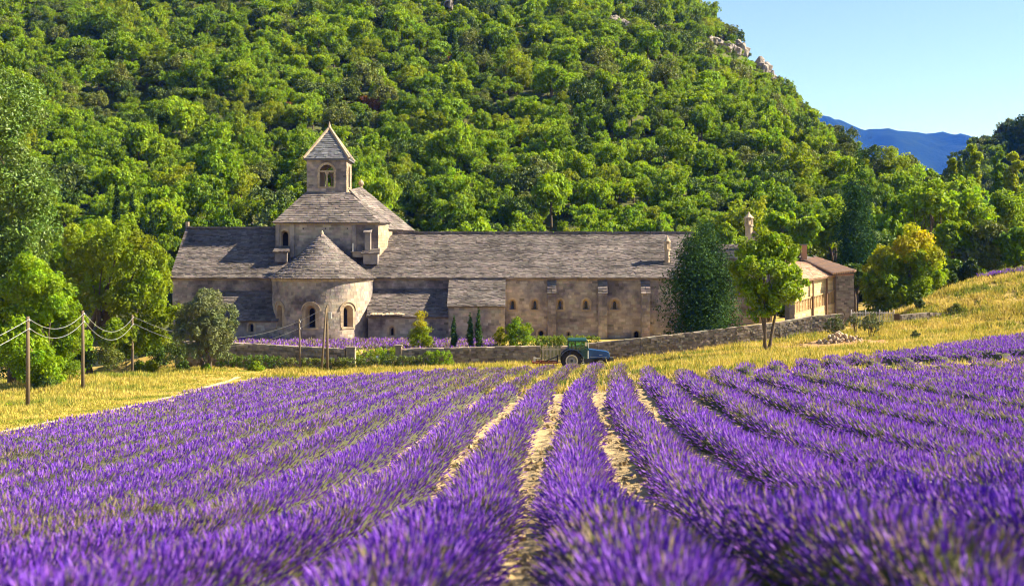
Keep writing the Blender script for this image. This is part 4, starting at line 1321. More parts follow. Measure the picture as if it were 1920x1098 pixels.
# ------------------------------------------------------------------ garden walls: stones laid in courses over a rubble core
def rubble_wall(name, label, pts, cat='stone wall', thick=.5, seed=0, st=(.22, .5), ch=.2, cap=True):
    """pts: list of (x, y, ztop)"""
    pts = [np.array(p, float) for p in pts]
    root = thing(name, label, cat, (*pts[0][:2], tz(*pts[0][:2])))
    core = MB()
    Vs, Fs, Ts = [], [], []; off = 0
    r = np.random.default_rng(seed)
    cV, cT = [], []
    for p, q in zip(pts[:-1], pts[1:]):
        d = q - p; L = math.hypot(d[0], d[1]); u = np.array((d[0] / L, d[1] / L, 0)); nn = np.array((u[1], -u[0], 0))
        if nn[1] > 0: nn = -nn
        m = max(1, int(L / 2))
        for j in range(m):
            a = p + d * j / m; b = p + d * (j + 1) / m
            za, zb_ = min(tz(*(a + nn * .4)[:2]), tz(*a[:2])) - .4, min(tz(*(b + nn * .4)[:2]), tz(*b[:2])) - .4
            h = thick / 2 - .03
            core.hexa([(*(a + nn * h)[:2], za), (*(b + nn * h)[:2], zb_), (*(b - nn * h)[:2], zb_), (*(a - nn * h)[:2], za)],
                      [(*(a + nn * h)[:2], a[2] - .06), (*(b + nn * h)[:2], b[2] - .06), (*(b - nn * h)[:2], b[2] - .06), (*(a - nn * h)[:2], a[2] - .06)])
        # face stones, row by row below the sloping top
        H = 2.6; row = 0; v = 0
        while v < H:
            hh = ch * r.uniform(.8, 1.25)
            s = -r.uniform(0, .3)
            while s < L:
                l = r.uniform(*st)
                s0, s1 = max(s, 0), min(s + l, L)
                if s1 - s0 > .06:
                    sm = (s0 + s1) / 2
                    top = p[2] + d[2] * sm / L - .08
                    z1 = top - v; z0 = z1 - hh
                    g = tz(*(p + u * sm + nn * .35)[:2])
                    if z1 > g - .1:
                        c = p + u * sm; c = np.array((c[0], c[1], (z0 + z1) / 2)) + nn * (thick / 2 - .02 + r.uniform(0, .035))
                        cV.append((c, u * (s1 - s0 - .02) / 2 + np.array((0, 0, d[2] / L * (s1 - s0) / 2)), nn * .07, np.array((0, 0, (hh - .02) / 2))))
                s += l
            v += hh
        if cap:
            s = 0
            while s < L:
                l = min(r.uniform(.4, .8), L - s)
                c = p + d * ((s + l / 2) / L); c = np.array((c[0], c[1], c[2] + .0))
                cV.append((c, (u * L + np.array((0, 0, d[2]))) / L * (l - .02) / 2, nn * (thick / 2 + .05), np.array((0, 0, .075 * r.uniform(.8, 1.2)))))
                cT.append(len(cV) - 1)
                s += l
    w = white_tint(core.build('wall_core', M['rubble'], root))
    n = len(cV)
    V, Fq = boxes(np.array([c[0] for c in cV]), np.array([c[1] for c in cV]), np.array([c[2] for c in cV]), np.array([c[3] for c in cV]), .012)
    tn = np.clip(1 + r.normal(0, .26, (n, 1)), .5, 1.8) * (1 + r.normal(0, .03, (n, 3)))
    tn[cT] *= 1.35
    obj_np('stones', V, [Fq], M['rubble'], root, np.repeat(tn, 8, 0), False, 'stuff')
    return root
def wp(px, py, Y): return P(px, py, Y)
rubble_wall("garden_wall", "grey dry stone wall behind the hedge, below the round apse", [wp(330, 640, 121.4), wp(445, 644, 121.4), wp(520, 648, 121.4), wp(648, 655, 121)], seed=1)
rubble_wall("garden_wall", "grey stone wall left of the wooden gate, in front of the small cypresses", [wp(752, 655, 121), wp(880, 652, 121), wp(1014, 649.5, 120.8)], seed=2)
rubble_wall("garden_wall", "long grey stone wall climbing to the right behind the tractor", [wp(1052, 651, 120.8), wp(1120, 643, 120.8), wp(1200, 634.5, 121), wp(1300, 624, 121.5), wp(1380, 614, 122), wp(1460, 605, 122.8), wp(1520, 594, 123.5), wp(1580, 588.5, 124)], seed=3)
rubble_wall("retaining_wall", "low stone wall under the grassy bank, right of the iron fence", [wp(1687, 589, 125), wp(1740, 584, 126), wp(1806, 588, 127)], seed=4, cap=False)
def pier(name, label, px0, px1, yt, Y, mat='rubble'):
    x0, x1 = X(px0, Y), X(px1, Y); g = tz((x0 + x1) / 2, Y - .5)
    root = thing(name, label, 'gate pier', ((x0 + x1) / 2, Y, g))
    mb = MB(); mb.box(x0, x1, Y - .4, Y + .4, g - .3, Z(yt, Y)); w = white_tint(mb.build('shaft', M[mat], root))
    block_wall(plane_map((0, Y - .4, 0), (1, 0, 0), (0, -1, 0)), x0, x1, g - .2, Z(yt, Y) - .02, [], M[mat], w, .25, .2, .5, .04, int(px0))
    block_wall(plane_map((x1, Y - .4, 0), (0, 1, 0), (1, 0, 0)), 0, .8, g - .2, Z(yt, Y) - .02, [], M['pale'], w, .25, .2, .5, .04, int(px0) + 1)  # sun-facing side in paler blocks, lit tone put into the colour
    mb = MB(); mb.box(x0 - .05, x1 + .07, Y - .46, Y + .46, Z(yt, Y) + .003, Z(yt, Y) + .12); white_tint(mb.build('cap', M[mat], root))
pier("gate_pier", "square stone gate pier at the end of the wall below the apse", 650, 666, 652, 120.9)
pier("gate_pier", "dark stub pier at the left end of the wall in front of the cypresses", 742, 753, 648.5, 121.0)

# wooden gate beside the tractor
M['picket'] = mat_noise("bleached_wood", [(.42, .36, .26), (.58, .51, .38)], 5, .85, .3, 25, .01, False, .2)
gx0, gx1, Yg = X(1015.5, 120.8), X(1054, 120.8), 120.8
gg = Z(681, Yg)
gate = thing("picket_gate", "pale wooden picket gate between the stone walls, behind the tractor", "gate", ((gx0 + gx1) / 2, Yg, gg))
npk = 15
for i in range(npk):
    x = gx0 + .06 + (gx1 - gx0 - .12) * i / (npk - 1)
    mb = MB(); zt_ = Z(648.5, Yg) + .04 * math.sin(i * 2.1)
    mb.prism([(x - .032, gg), (x + .032, gg), (x + .032, zt_), (x, zt_ + .06), (x - .032, zt_)], 'y', Yg - .05, Yg - .02)
    mb.build('picket', M['picket'], gate)
mb = MB()
for f in (.18, .82):
    z = gg + (Z(649, Yg) - gg) * f; mb.box(gx0, gx1, Yg - .018, Yg + .03, z - .05, z + .05)
mb.build('rail', M['picket'], gate)

# iron fence on the right
M['iron'] = mat_plain("grey_iron", (.55, .50, .47), .6, .4, .4)
fx0, fx1, Yi = X(1596, 124.6), X(1676, 124.6), 124.6
fence = thing("iron_fence", "grey iron bar fence between the house wall and the grassy bank", "fence", (fx0, Yi, tz(fx0, Yi)))
for i in range(28):
    x = fx0 + (fx1 - fx0) * i / 27; g = tz(x, Yi)
    mb = MB(); big = i % 9 == 0
    zt_ = Z(583.5 if not big else 580, Yi)
    mb.tube([(x, Yi, g - .1), (x, Yi, zt_ - .1), (x, Yi, zt_)], [.05 if big else .026] * 2 + [.012], 6)
    mb.build('post' if big else 'bar', M['iron'], fence)
mb = MB()
for yy in (587, 602):
    mb.tube([(fx0, Yi + .04, Z(yy, Yi)), (fx1, Yi + .04, Z(yy, Yi))], .028, 6)
mb.build('rail', M['iron'], fence)
gd = thing("wooden_gate", "small dark wooden gate at the right end of the iron fence", "gate", (X(1681, 124.4), 124.4, tz(X(1681, 124.4), 124.4)))
for i in range(5):
    x = X(1676.5 + i * 2.1, 124.4); g = tz(x, 124.4)
    mb = MB(); mb.box(x, x + .10, 124.38, 124.42, g - .1, Z(588, 124.4)); mb.build('board', M['darkwood'], gd)
mb = MB(); mb.box(X(1676, 124.4), X(1687, 124.4), 124.425, 124.46, Z(592, 124.4), Z(590, 124.4)); mb.build('rail', M['darkwood'], gd)

# ------------------------------------------------------------------ lavender
build_rows()

# ------------------------------------------------------------------ telegraph poles and cables
def wpole(label, px, yb, yt, Y, r=.11, fit=True, lean=0.0):
    x = X(px, Y); g = tz(x, Y); zt_ = Z(yt, Y)
    root = thing("telegraph_pole", label, "pole", (x, Y, g), "wooden poles carrying the cables")
    mb = MB(); mb.tube([(x, Y, g - .4), (x + lean * .5 + .02, Y, (g + zt_) / 2), (x + lean, Y, zt_)], [r * 1.15, r, r * .85], 10)
    mb.build('shaft', M['pole'], root, smooth=True)
    for dz in (.25, .85):
        mb = MB(); mb.lathe([(.035, -.07), (.05, 0), (.03, .08)], (x + lean + .13, Y - .03, zt_ - dz), 8); mb.tube([(x + lean, Y, zt_ - dz - .06), (x + lean + .13, Y - .03, zt_ - dz - .06)], .014, 5)
        mb.build('insulator', M['wire'], root)
    return np.array((x + lean + .13, Y - .03, zt_ - .17))
t1 = wpole("wooden pole nearest the tall tree at the far left", 52, 765, 593, 84, .13)
t2 = wpole("wooden pole in front of the bright green ferny tree", 155, 733, 582, 97, .12)
t3 = wpole("wooden pole in front of the yellow-green maple", 248, 718, 590, 116, .12)
t4 = wpole("thin short pole standing before the left half of the apse", 563, 696, 598, 117.5, .085, lean=-.12)
Y5 = 118
x5 = X(614, Y5); g5 = tz(x5, Y5)
root = thing("braced_pole", "pole with a slanting brace standing before the middle of the apse", "pole", (x5, Y5, g5))
mb = MB(); mb.tube([(x5, Y5, g5 - .4), (x5 - .02, Y5, Z(572, Y5))], [.12, .09], 10); mb.build('shaft', M['pole'], root, smooth=True)
mb = MB(); mb.tube([(X(602.5, Y5 - .3), Y5 - .5, g5 - .4), (x5 - .1, Y5 - .12, Z(577, Y5))], [.11, .085], 10); mb.build('brace', M['pole'], root, smooth=True)
mb = MB(); mb.box(x5 + .10, x5 + .38, Y5 - .15, Y5 + .15, Z(597, Y5), Z(585, Y5)); mb.build('junction_box', M['wire'], root)
for dz in (.25, .85):
    mb = MB(); mb.lathe([(.035, -.07), (.05, 0), (.03, .08)], (x5 - .13, Y5 - .03, Z(572, Y5) - dz), 8); mb.tube([(x5, Y5, Z(572, Y5) - dz - .05), (x5 - .13, Y5 - .03, Z(572, Y5) - dz - .05)], .014, 5); mb.build('insulator', M['wire'], root)
t5 = np.array((x5 - .13, Y5 - .03, Z(572, Y5) - .17))
t0 = np.array((-36.5, 66.0, Z(660, 84)))
def cable(a, b, sag, label):
    pts = [a + (b - a) * t + np.array((0, 0, -sag * 4 * t * (1 - t))) for t in np.linspace(0, 1, 25)]
    mb = MB(); mb.tube(pts, .015, 5)
    tag(mb.build("cable", M['wire'], None, smooth=True), label, "cable", "cables between the poles")
ups_ = np.array((0, 0, 0)); dn = np.array((0, 0, -.6))
for (a, b, s, w1) in ((t0, t1, 1.0, "running out of frame from the leftmost pole"), (t1, t2, .9, "sagging between the leftmost pole and the next one"), (t2, t3, 1.4, "sagging before the yellow-green maple"), (t3, t5, 2.4, "sagging past the olive tree to the braced pole")):
    cable(a, b, s, "upper grey cable " + w1)
    cable(a + dn, b + dn, s * 1.05, "lower grey cable " + w1)

# ------------------------------------------------------------------ tractor
TY = 115.0
tg = Z(693.5, TY)
tx = X(1071, TY)
tr = thing("tractor", "blue tractor with a dark green glazed cab parked by the stone wall", "tractor", (X(1098, TY), TY, tg))
sx = lambda px: X(px, TY)
szz_ = lambda py: Z(py, TY)
M['blue'] = mat_plain("blue_paint", (.012, .07, .22), .35, .5, 0, .2, 2)
M['darkblue'] = mat_plain("dark_blue_paint", (.015, .03, .08), .4, .5, 0, .2, 2)
M['green'] = mat_plain("cab_green", (.010, .06, .05), .4, .5, 0, .25, 3)
M['rubber'] = mat_noise("tyre_rubber", [(.012, .012, .014), (.03, .03, .032)], 8, .9, .4, 30, .01, False, .2)
M['rim'] = mat_plain("rim_paint", (.52, .50, .44), .5, .4, 0, .2, 6)
M['disc'] = mat_plain("wheel_disc_paint", (.20, .21, .24), .5, .4, 0, .2, 6)
M['grey'] = mat_plain("engine_grey", (.05, .05, .055), .6, .4)
M['red'] = mat_plain("rusty_red", (.22, .045, .02), .7, .3, 0, .3, 5)
M['lamp'] = mat_plain("lamp_lens", (.75, .66, .40), .3, .5)
m_, nt, out = nodes_of("cab_glass")
gp = nt.nodes.new("ShaderNodeBsdfGlass"); gp.inputs['IOR'].default_value = 1.02; gp.inputs['Roughness'].default_value = 0.02
gc = ramp(nt, noise_n(nt, 3.0), [(.55, .80, .72), (.65, .88, .80)])
nt.links.new(gc, gp.inputs['Color'])
tpn = nt.nodes.new("ShaderNodeBsdfTransparent"); nt.links.new(gc, tpn.inputs[0])
gl = nt.nodes.new("ShaderNodeBsdfGlossy"); gl.inputs['Roughness'].default_value = .05
mx = nt.nodes.new("ShaderNodeMixShader"); mx.inputs[0].default_value = .08
nt.links.new(tpn.outputs[0], mx.inputs[1]); nt.links.new(gl.outputs[0], mx.inputs[2]); nt.links.new(mx.outputs[0], out.inputs[0])
M['cabglass'] = m_
def wheel(xc, zc, yc, R, w, lugs):
    mb = MB()
    mb.lathe([(R * .60, -w / 2), (R * .9, -w / 2), (R * .96, -w * .4), (R * .96, w * .4), (R * .9, w / 2), (R * .60, w / 2)], (xc, yc, zc), 28, 'y', False)
    wh = mb.build('wheel', M['rubber'], tr, smooth=False)
    mb = MB()
    for k in range(lugs):
        for s in (-1, 1):
            a = 2 * PI * (k + (.5 if s > 0 else 0)) / lugs
            da = 2 * PI / lugs * .28
            pts = []
            for rr in (R * .95, R * 1.02):
                for (aa, yy) in ((a - da, s * w * .48), (a + da, s * w * .48), (a + da + .1, s * .02), (a - da + .1, s * .02)):
                    pts.append((xc + rr * math.cos(aa), yc + yy, zc + rr * math.sin(aa)))
            mb.hexa(pts[:4], pts[4:])
    mb.build('tread', M['rubber'], wh)
    mb = MB()
    mb.lathe([(R * .62, -w * .42), (R * .60, -w * .46), (R * .50, -w * .46), (R * .48, -w * .2), (R * .48, w * .2), (R * .62, w * .42)], (xc, yc, zc), 24, 'y', False)
    mb.build('rim', M['rim'], wh)
    mb = MB(); mb.lathe([(R * .485, -w * .1), (R * .44, -w * .12), (R * .3, -w * .28), (R * .16, -w * .28), (R * .15, -w * .2)], (xc, yc, zc), 20, 'y'); mb.build('wheel_disc', M['disc'], wh)
    mb = MB(); mb.lathe([(R * .13, -w * .30), (R * .12, -w * .38)], (xc, yc, zc), 10, 'y'); mb.build('hub', M['darkblue'], wh)
RW, FW = .92, .60
rx, fx = sx(1071), sx(1124.5)
for y in (TY - .95, TY + .95): wheel(rx, tg + RW, y, RW, .5, 18)
for y in (TY - .85, TY + .85): wheel(fx, tg + FW, y, FW, .36, 14)
# hood
mb = MB()
zt0, zt1, zbm = szz_(653), szz_(658.5), szz_(672)
prof = [(sx(1103), zbm), (sx(1140), zbm), (sx(1142.5), szz_(668)), (sx(1141.5), zt1 - .05), (sx(1136), zt1 + .06), (sx(1103), zt0)]
mb.prism(prof, 'y', TY - .38, TY + .38)
hood = mb.build('hood', M['blue'], tr)
bv = hood.modifiers.new('bevel', 'BEVEL'); bv.width = .06; bv.segments = 3
mb = MB(); mb.prism([(sx(1140.5), szz_(671)), (sx(1143.2), szz_(670)), (sx(1142.4), szz_(659)), (sx(1139.5), szz_(658))], 'y', TY - .33, TY + .33); gr = mb.build('grille', M['grey'], tr)
for y in (TY - .2, TY + .2):
    mb = MB(); mb.box(sx(1142.7), sx(1143.6), y - .09, y + .09, szz_(664), szz_(661.5)); mb.build('headlight', M['lamp'], tr)
mb = MB(); mb.box(sx(1106), sx(1138), TY - .40, TY - .385, szz_(669), szz_(668.4)); mb.box(sx(1123), sx(1129), TY - .4, TY - .385, szz_(665), szz_(664)); mb.build('trim_strip', M['rim'], hood)
mb = MB(); mb.box(sx(1062), sx(1138), TY - .3, TY + .3, szz_(682), szz_(671)); mb.box(sx(1121), sx(1128), TY - .7, TY + .7, szz_(683), szz_(680)); mb.box(sx(1068), sx(1074), TY - .8, TY + .8, szz_(677), szz_(672)); mb.build('chassis', M['grey'], tr)
mb = MB()
for i in range(6):
    y = TY - .42 + i * .145
    mb.box(sx(1142), sx(1150), y, y + .13, szz_(676), szz_(669.5))
mb.box(sx(1138), sx(1143), TY - .2, TY + .2, szz_(678), szz_(672)); mb.build('front_weights', M['grey'], tr)
# cab
mb = MB()
cx0, cx1 = 1064.5, 1100
yl, yr2 = TY - .72, TY + .72
zc0, zc1 = szz_(655), szz_(638)
for (pa, pb, w_) in ((1064.5, 1064.8, 1.8), (1078, 1078.5, 1.5), (1098, 1101.5, 1.6)):
    for y in (yl, yr2):
        mb.hexa([(sx(pb), y - .03, szz_(656)), (sx(pb + w_), y - .03, szz_(656)), (sx(pb + w_), y + .03, szz_(656)), (sx(pb), y + .03, szz_(656))],
                [(sx(pa), y - .03, zc1), (sx(pa + w_), y - .03, zc1), (sx(pa + w_), y + .03, zc1), (sx(pa), y + .03, zc1)])
for z0_, z1_ in ((szz_(656), szz_(654.3)), (szz_(639.3), szz_(637.8))):
    for y in (yl, yr2): mb.box(sx(1064.5), sx(1102 if z0_ < szz_(650) else 1098), y - .035, y + .035, z0_, z1_)
    for xx_ in (1064.7, 1100): mb.box(sx(xx_), sx(xx_) + .07, yl, yr2, z0_, z1_)
cabf = mb.build('cab_frame', M['green'], tr)
mb = MB(); mb.hexa([(sx(1063), yl - .08, szz_(637.7)), (sx(1101), yl - .08, szz_(637.7)), (sx(1101), yr2 + .08, szz_(637.7)), (sx(1063), yr2 + .08, szz_(637.7))],
                   [(sx(1064.5), yl + .05, szz_(633.6)), (sx(1098.5), yl + .05, szz_(633.2)), (sx(1098.5), yr2 - .05, szz_(633.2)), (sx(1064.5), yr2 - .05, szz_(633.6))])
ro = mb.build('cab_roof', M['green'], tr); bv = ro.modifiers.new('bevel', 'BEVEL'); bv.width = .05; bv.segments = 2
for y in (yl, yr2):
    for (a, b) in ((1066.3, 1078), (1079.8, 1099)):
        mb = MB(); mb.box(sx(a), sx(b), y - .008, y + .008, szz_(654), szz_(639.5)); mb.build('window', M['cabglass'], cabf)
mb = MB(); mb.box(sx(1064.7), sx(1064.7) + .015, yl + .05, yr2 - .05, szz_(654), szz_(639.5)); mb.build('window', M['cabglass'], cabf)
mb = MB(); mb.box(sx(1100.6), sx(1100.6) + .015, yl + .05, yr2 - .05, szz_(654), szz_(639.5)); mb.build('window', M['cabglass'], cabf)
mb = MB(); mb.box(sx(1088), sx(1100), TY - .70, TY + .70, szz_(671), szz_(656.3)); mb.box(sx(1064), sx(1088), TY - .6, TY + .6, szz_(668), szz_(656.3)); mb.build('cab_floor', M['green'], tr)
mb = MB(); mb.box(sx(1072), sx(1080), TY - .28, TY + .28, szz_(656), szz_(652)); mb.box(sx(1070.5), sx(1073.5), TY - .28, TY + .28, szz_(652), szz_(644)); mb.build('seat', M['grey'], tr)
mb = MB(); mb.tube([(sx(1095), TY, szz_(656)), (sx(1090), TY, szz_(650))], .03, 6); mb.lathe([(.2, -.02), (.22, 0), (.2, .02)], (sx(1090), TY, szz_(650)), 12); mb.build('steering_wheel', M['grey'], tr)
for y0_, y1_ in ((TY - 1.22, TY - .62), (TY + .62, TY + 1.22)):
    mb = MB()
    for k in range(9):
        a0, a1 = math.radians(20 + k * 15), math.radians(20 + (k + 1) * 15)
        q = lambda a, r_: (rx + r_ * math.cos(a), tg + RW + r_ * math.sin(a))
        pr = [q(a0, RW * 1.07), q(a1, RW * 1.07), q(a1, RW * 1.13), q(a0, RW * 1.13)]
        mb.prism(pr, 'y', y0_, y1_)
    mb.build('fender', M['darkblue'], tr)
mb = MB(); mb.tube([(sx(1101.7), TY - .5, szz_(671)), (sx(1101.7), TY - .5, szz_(643))], .045, 8); mb.build('exhaust_pipe', M['rim'], tr)
mb = MB(); mb.box(sx(1096), sx(1099.6), TY - .95, TY - .80, szz_(647), szz_(640.5)); mb.tube([(sx(1098), yl, szz_(641)), (sx(1098), TY - .86, szz_(641))], .02, 5); mb.build('mirror', M['lamp'], tr)
mb = MB()
for i in range(3): mb.box(sx(1089 + i * .8), sx(1094), TY - 1.05 + .1 * i, TY - .72, szz_(681 - i * 4), szz_(680.3 - i * 4))
mb.box(sx(1093.4), sx(1094), TY - .8, TY - .72, szz_(681), szz_(668)); mb.build('step', M['rim'], tr)
# harrow behind
hw = thing("harrow", "rusty red harrow hitched behind the blue tractor", "harrow", (sx(1022), TY, tg))
mb = MB(); mb.box(sx(998), sx(1046), TY - .9, TY - .78, szz_(679.5), szz_(677)); mb.box(sx(998), sx(1046), TY + .78, TY + .9, szz_(679.5), szz_(677))
for xx_ in (998, 1013, 1028, 1044): mb.box(sx(xx_), sx(xx_) + .1, TY - .9, TY + .9, szz_(679), szz_(677.5))
mb.build('frame', M['red'], hw)
mb = MB(); mb.tube([(sx(1021), TY - .1, szz_(677)), (sx(1046), TY - .1, szz_(667.5))], .05, 6); mb.tube([(sx(1045), TY, szz_(680)), (sx(1045), TY, szz_(665))], .06, 6); mb.tube([(sx(1045), TY, szz_(666.5)), (sx(1056), TY, szz_(666))], .04, 6); mb.tube([(sx(1045), TY, szz_(679)), (sx(1060), TY, szz_(679))], .05, 6); mb.build('hitch', M['grey'], hw)
for i in range(9):
    x = sx(1000 + i * 5.3)
    mb = MB(); mb.tube([(x, TY - .8 + .2 * (i % 3), szz_(678)), (x + .06, TY - .8 + .2 * (i % 3), szz_(686)), (x + .2, TY - .8 + .2 * (i % 3), tg)], [.03, .03, .015], 6); mb.build('tine', M['red'], hw)
mb = MB(); mb.box(sx(1000), sx(1004), TY - .6, TY - .3, szz_(677), szz_(669)); mb.box(sx(1004), sx(1013), TY - .5, TY - .4, szz_(671.5), szz_(670)); mb.build('stand', M['rim'], hw)

# ------------------------------------------------------------------ rock pile, earth, small signs
def earth_mask(x, y): return ((x - 27.5) / 4.6) ** 2 + ((y - 110.0) / 4.2) ** 2 < 1 + .35 * noise2(x, y, 3, 2)
tag(grid_obj("bare_earth", np.arange(20, 36, .25), np.arange(103, 118, .25), lambda a, b: terrain(a, b) + .09 + .07 * noise2(a, b, 1.3, 1), M['earth'], mask=earth_mask))
rk = []
import bmesh
for s in range(5):
    bm = bmesh.new(); bmesh.ops.create_icosphere(bm, subdivisions=1, radius=1)
    rs = random.Random(s)
    for v in bm.verts: v.co = Vector((v.co.x * rs.uniform(.7, 1.2), v.co.y * rs.uniform(.6, 1.1), v.co.z * rs.uniform(.5, .85)))
    me = bpy.data.meshes.new('stone'); bm.to_mesh(me); bm.free(); me.materials.append(M['stone']); rk.append(me)
rp = thing("rock_pile", "heap of loose pale stones on bare earth beside the small olive bush", "rock pile", (X(1572, 112), 112.0, tz(X(1572, 112), 112)))
rs = random.Random(3)
for i in range(120):
    a = rs.uniform(0, 6.28); d = abs(rs.gauss(0, .5))
    x = X(1572, 112) + math.cos(a) * d * 2.3; y = 112 + math.sin(a) * d * 1.2
    h = max(0, .95 - d * .8) * rs.uniform(.2, 1)
    o = bpy.data.objects.new('stone', rk[i % 5]); COL.objects.link(o); o.parent = rp
    s = rs.uniform(.12, .30)
    o.location = Vector((x, y, tz(x, y) + h + s * .3)) - rp.location
    o.rotation_euler = (rs.uniform(0, 3), rs.uniform(0, 3), rs.uniform(0, 6)); o.scale = (s, s, s)
M['signwhite'] = mat_plain("white_board", (.78, .78, .76), .5, .4, 0, .06)
for px, py, lab in ((621.5, 672, "small white board on a stake above the hedge, right of the braced pole"), (707, 669, "small white board on a stake in the gap between the walls"), (574.5, 673, "small white board on a stake above the hedge, right of the thin pole")):
    Y = 120.0; x = X(px, Y)
    s = thing("garden_sign", lab, "sign", (x, Y, tz(x, Y)))
    mb = MB(); mb.box(x - .11, x + .11, Y - .02, Y, Z(py + 2.5, Y), Z(py - 2.5, Y)); mb.build('board', M['signwhite'], s)
    mb = MB(); mb.box(x - .025, x + .025, Y + .002, Y + .04, tz(x, Y) - .2, Z(py - 1, Y)); mb.build('stake', M['pole'], s)

# dirt track: two worn wheel lines along the left edge of the field
for xo in (-21.2, -22.9):
    yy = np.arange(20, 108, .6)
    xx = xo + .25 * np.sin(yy * .11) + .1 * np.sin(yy * .37)
    wv = .30 + .10 * np.sin(yy * .5 + xo) + .06 * np.sin(yy * 1.3)
    rows = [np.stack([xx + wv * t, yy, terrain(xx + wv * t, yy) + .045], -1) for t in (-1, -.3, .3, 1)]
    V = np.stack(rows, 1).reshape(-1, 3)
    i = np.arange(3)[None] + np.arange(len(yy) - 1)[:, None] * 4
    obj_np("dirt_track", V, [np.stack([i, i + 1, i + 5, i + 4], -1).reshape(-1, 4)], M['track'], None, None, True, 'structure')

# ------------------------------------------------------------------ grass
def grass(name, region, n, h, w, seed, bbox, cols, label=None, blades=2, hmod=None):
    r = np.random.default_rng(seed)
    x = r.uniform(bbox[0], bbox[1], n * 3); y = r.uniform(bbox[2], bbox[3], n * 3)
    k = region(x, y, r) & (noise2(x, y, 3.4, 5) < .85 + r.normal(0, .25, len(x))); x, y = x[k][:n], y[k][:n]
    N = len(x)
    g = terrain(x, y)
    hh = h * r.uniform(.5, 1.3, N) * (1 + .45 * noise2(x, y, 5, 3))
    if hmod is not None: hh = hh * hmod(x, y)
    hh = np.maximum(hh, .06)
    cc = np.array(cols)
    t = np.clip(.52 + .36 * noise2(x, y, 8, 1) + .22 * noise2(x, y, 2.7, 2) + r.normal(0, .2, N), 0, .999) * (len(cc) - 1)
    i0 = t.astype(int); fr = (t - i0)[:, None]
    col = (cc[i0] * (1 - fr) + cc[np.minimum(i0 + 1, len(cc) - 1)] * fr) * r.uniform(.8, 1.2, (N, 1))
    Vs, Cs = [], []
    for b in range(blades):
        a = r.uniform(0, 6.28, N)
        ww = w * r.uniform(.8, 1.6, N)
        ox = r.normal(0, .08, N); oy = r.normal(0, .08, N)
        lean = r.normal(0, .28, (N, 2)) * hh[:, None]
        p0 = np.stack([x + ox - np.cos(a) * ww, y + oy - np.sin(a) * ww, g - .03], -1)
        p1 = np.stack([x + ox + np.cos(a) * ww, y + oy + np.sin(a) * ww, g - .03], -1)
        p2 = np.stack([x + ox + lean[:, 0], y + oy + lean[:, 1], g + hh * r.uniform(.7, 1.1, N)], -1)
        Vs.append(np.stack([p0, p1, p2], 1).reshape(-1, 3)); Cs.append(np.repeat(col, 3, 0))
    V = np.concatenate(Vs); TRI[0] += len(V) // 3
    o = obj_np(name, V, [np.arange(len(V)).reshape(-1, 3)], M['attr_grass'], None, np.concatenate(Cs), False, 'stuff')
    if label: o['label'] = label
    return o
GC = [(.15, .20, .02), (.34, .31, .04), (.52, .40, .075), (.58, .45, .13)]
inview = lambda x, y: np.abs(x) < .42 * y + 3
def reg_left(x, y, r):
    tr_ = (np.abs(x + 21.2 - .25 * np.sin(y * .11)) < .35) | (np.abs(x + 22.9 - .25 * np.sin(y * .11)) < .35)
    return (x < -19.9) & inview(x, y) & ~(tr_ & (r.uniform(0, 1, len(x)) < .65)) & (y < 121)
grass("dry_grass", reg_left, 50000, .34, .045, 1, (-52, -19.9, 34, 121), [(.16, .22, .025), (.36, .34, .05), (.52, .42, .08), (.56, .45, .12)], None, 2, lambda x, y: .35 + .9 * (1 - sstep(-30, -25.0, x)))
def reg_mid(x, y, r):
    return (y > far_edge(x) - 2.0) & (y < wall_y(x) - .3) & (x > -21) & inview(x, y) & ~earth_mask(x, y)
grass("dry_grass", reg_mid, 54000, .40, .045, 2, (-22, 52, 62, 126), GC, None, 2, lambda x, y: 1 - .7 * ((x > 2) & (x < 11) & (y > 104) & (y < 117)))
def reg_bank(x, y, r):
    return (x > 34) & (y > 121) & inview(x, y)
grass("dry_grass", reg_bank, 26000, .42, .055, 3, (34, 68, 121, 156), GC)
def reg_sparse(x, y, r):
    a = (y > 60) & (y < far_edge(x)) & (x > -9 + r.normal(0, 2, len(x))) & (x < 14)
    b = (y > 48) & (y < 67.5) & (x > 15) & (r.uniform(0, 1, len(x)) < .6)
    return (a | b) & inview(x, y)
grass("field_grass", reg_sparse, 15000, .30, .045, 4, (-10, 32, 48, 112), [(.10, .16, .03), (.20, .22, .05), (.45, .36, .08), (.5, .38, .1)])
def reg_tuft(x, y, r): return in_field(x, y) & inview(x, y) & (noise2(x, y, 2.2, 2) > .75)
grass("field_weeds", reg_tuft, 5000, .16, .02, 5, (-12, 14, 10, 50), [(.08, .16, .02), (.14, .22, .04)])
# clods and pebbles between the rows
n = 3500
cy_ = 7 + 41 * rng.uniform(0, 1, n) ** 1.8
kk = rng.integers(-9, 10, n)
cx_ = np.array([row_x(int(k), float(y)) for k, y in zip(kk, cy_)]) - .85 + rng.normal(0, .16, n)
ss_ = rng.uniform(.012, .05, n) * np.interp(cy_, [6, 40], [.8, 1.6])
cz_ = terrain(cx_, cy_) + .05 + ss_ * .3
e = rng.normal(0, 1, (n, 3, 3))
q_, _ = np.linalg.qr(e)
V, Fq = boxes(np.stack([cx_, cy_, cz_], -1), q_[:, 0] * ss_[:, None], q_[:, 1] * ss_[:, None] * .8, q_[:, 2] * ss_[:, None] * .6, .004)
obj_np("soil_clods", V, [Fq], M['soil'], None, None, False, 'stuff')

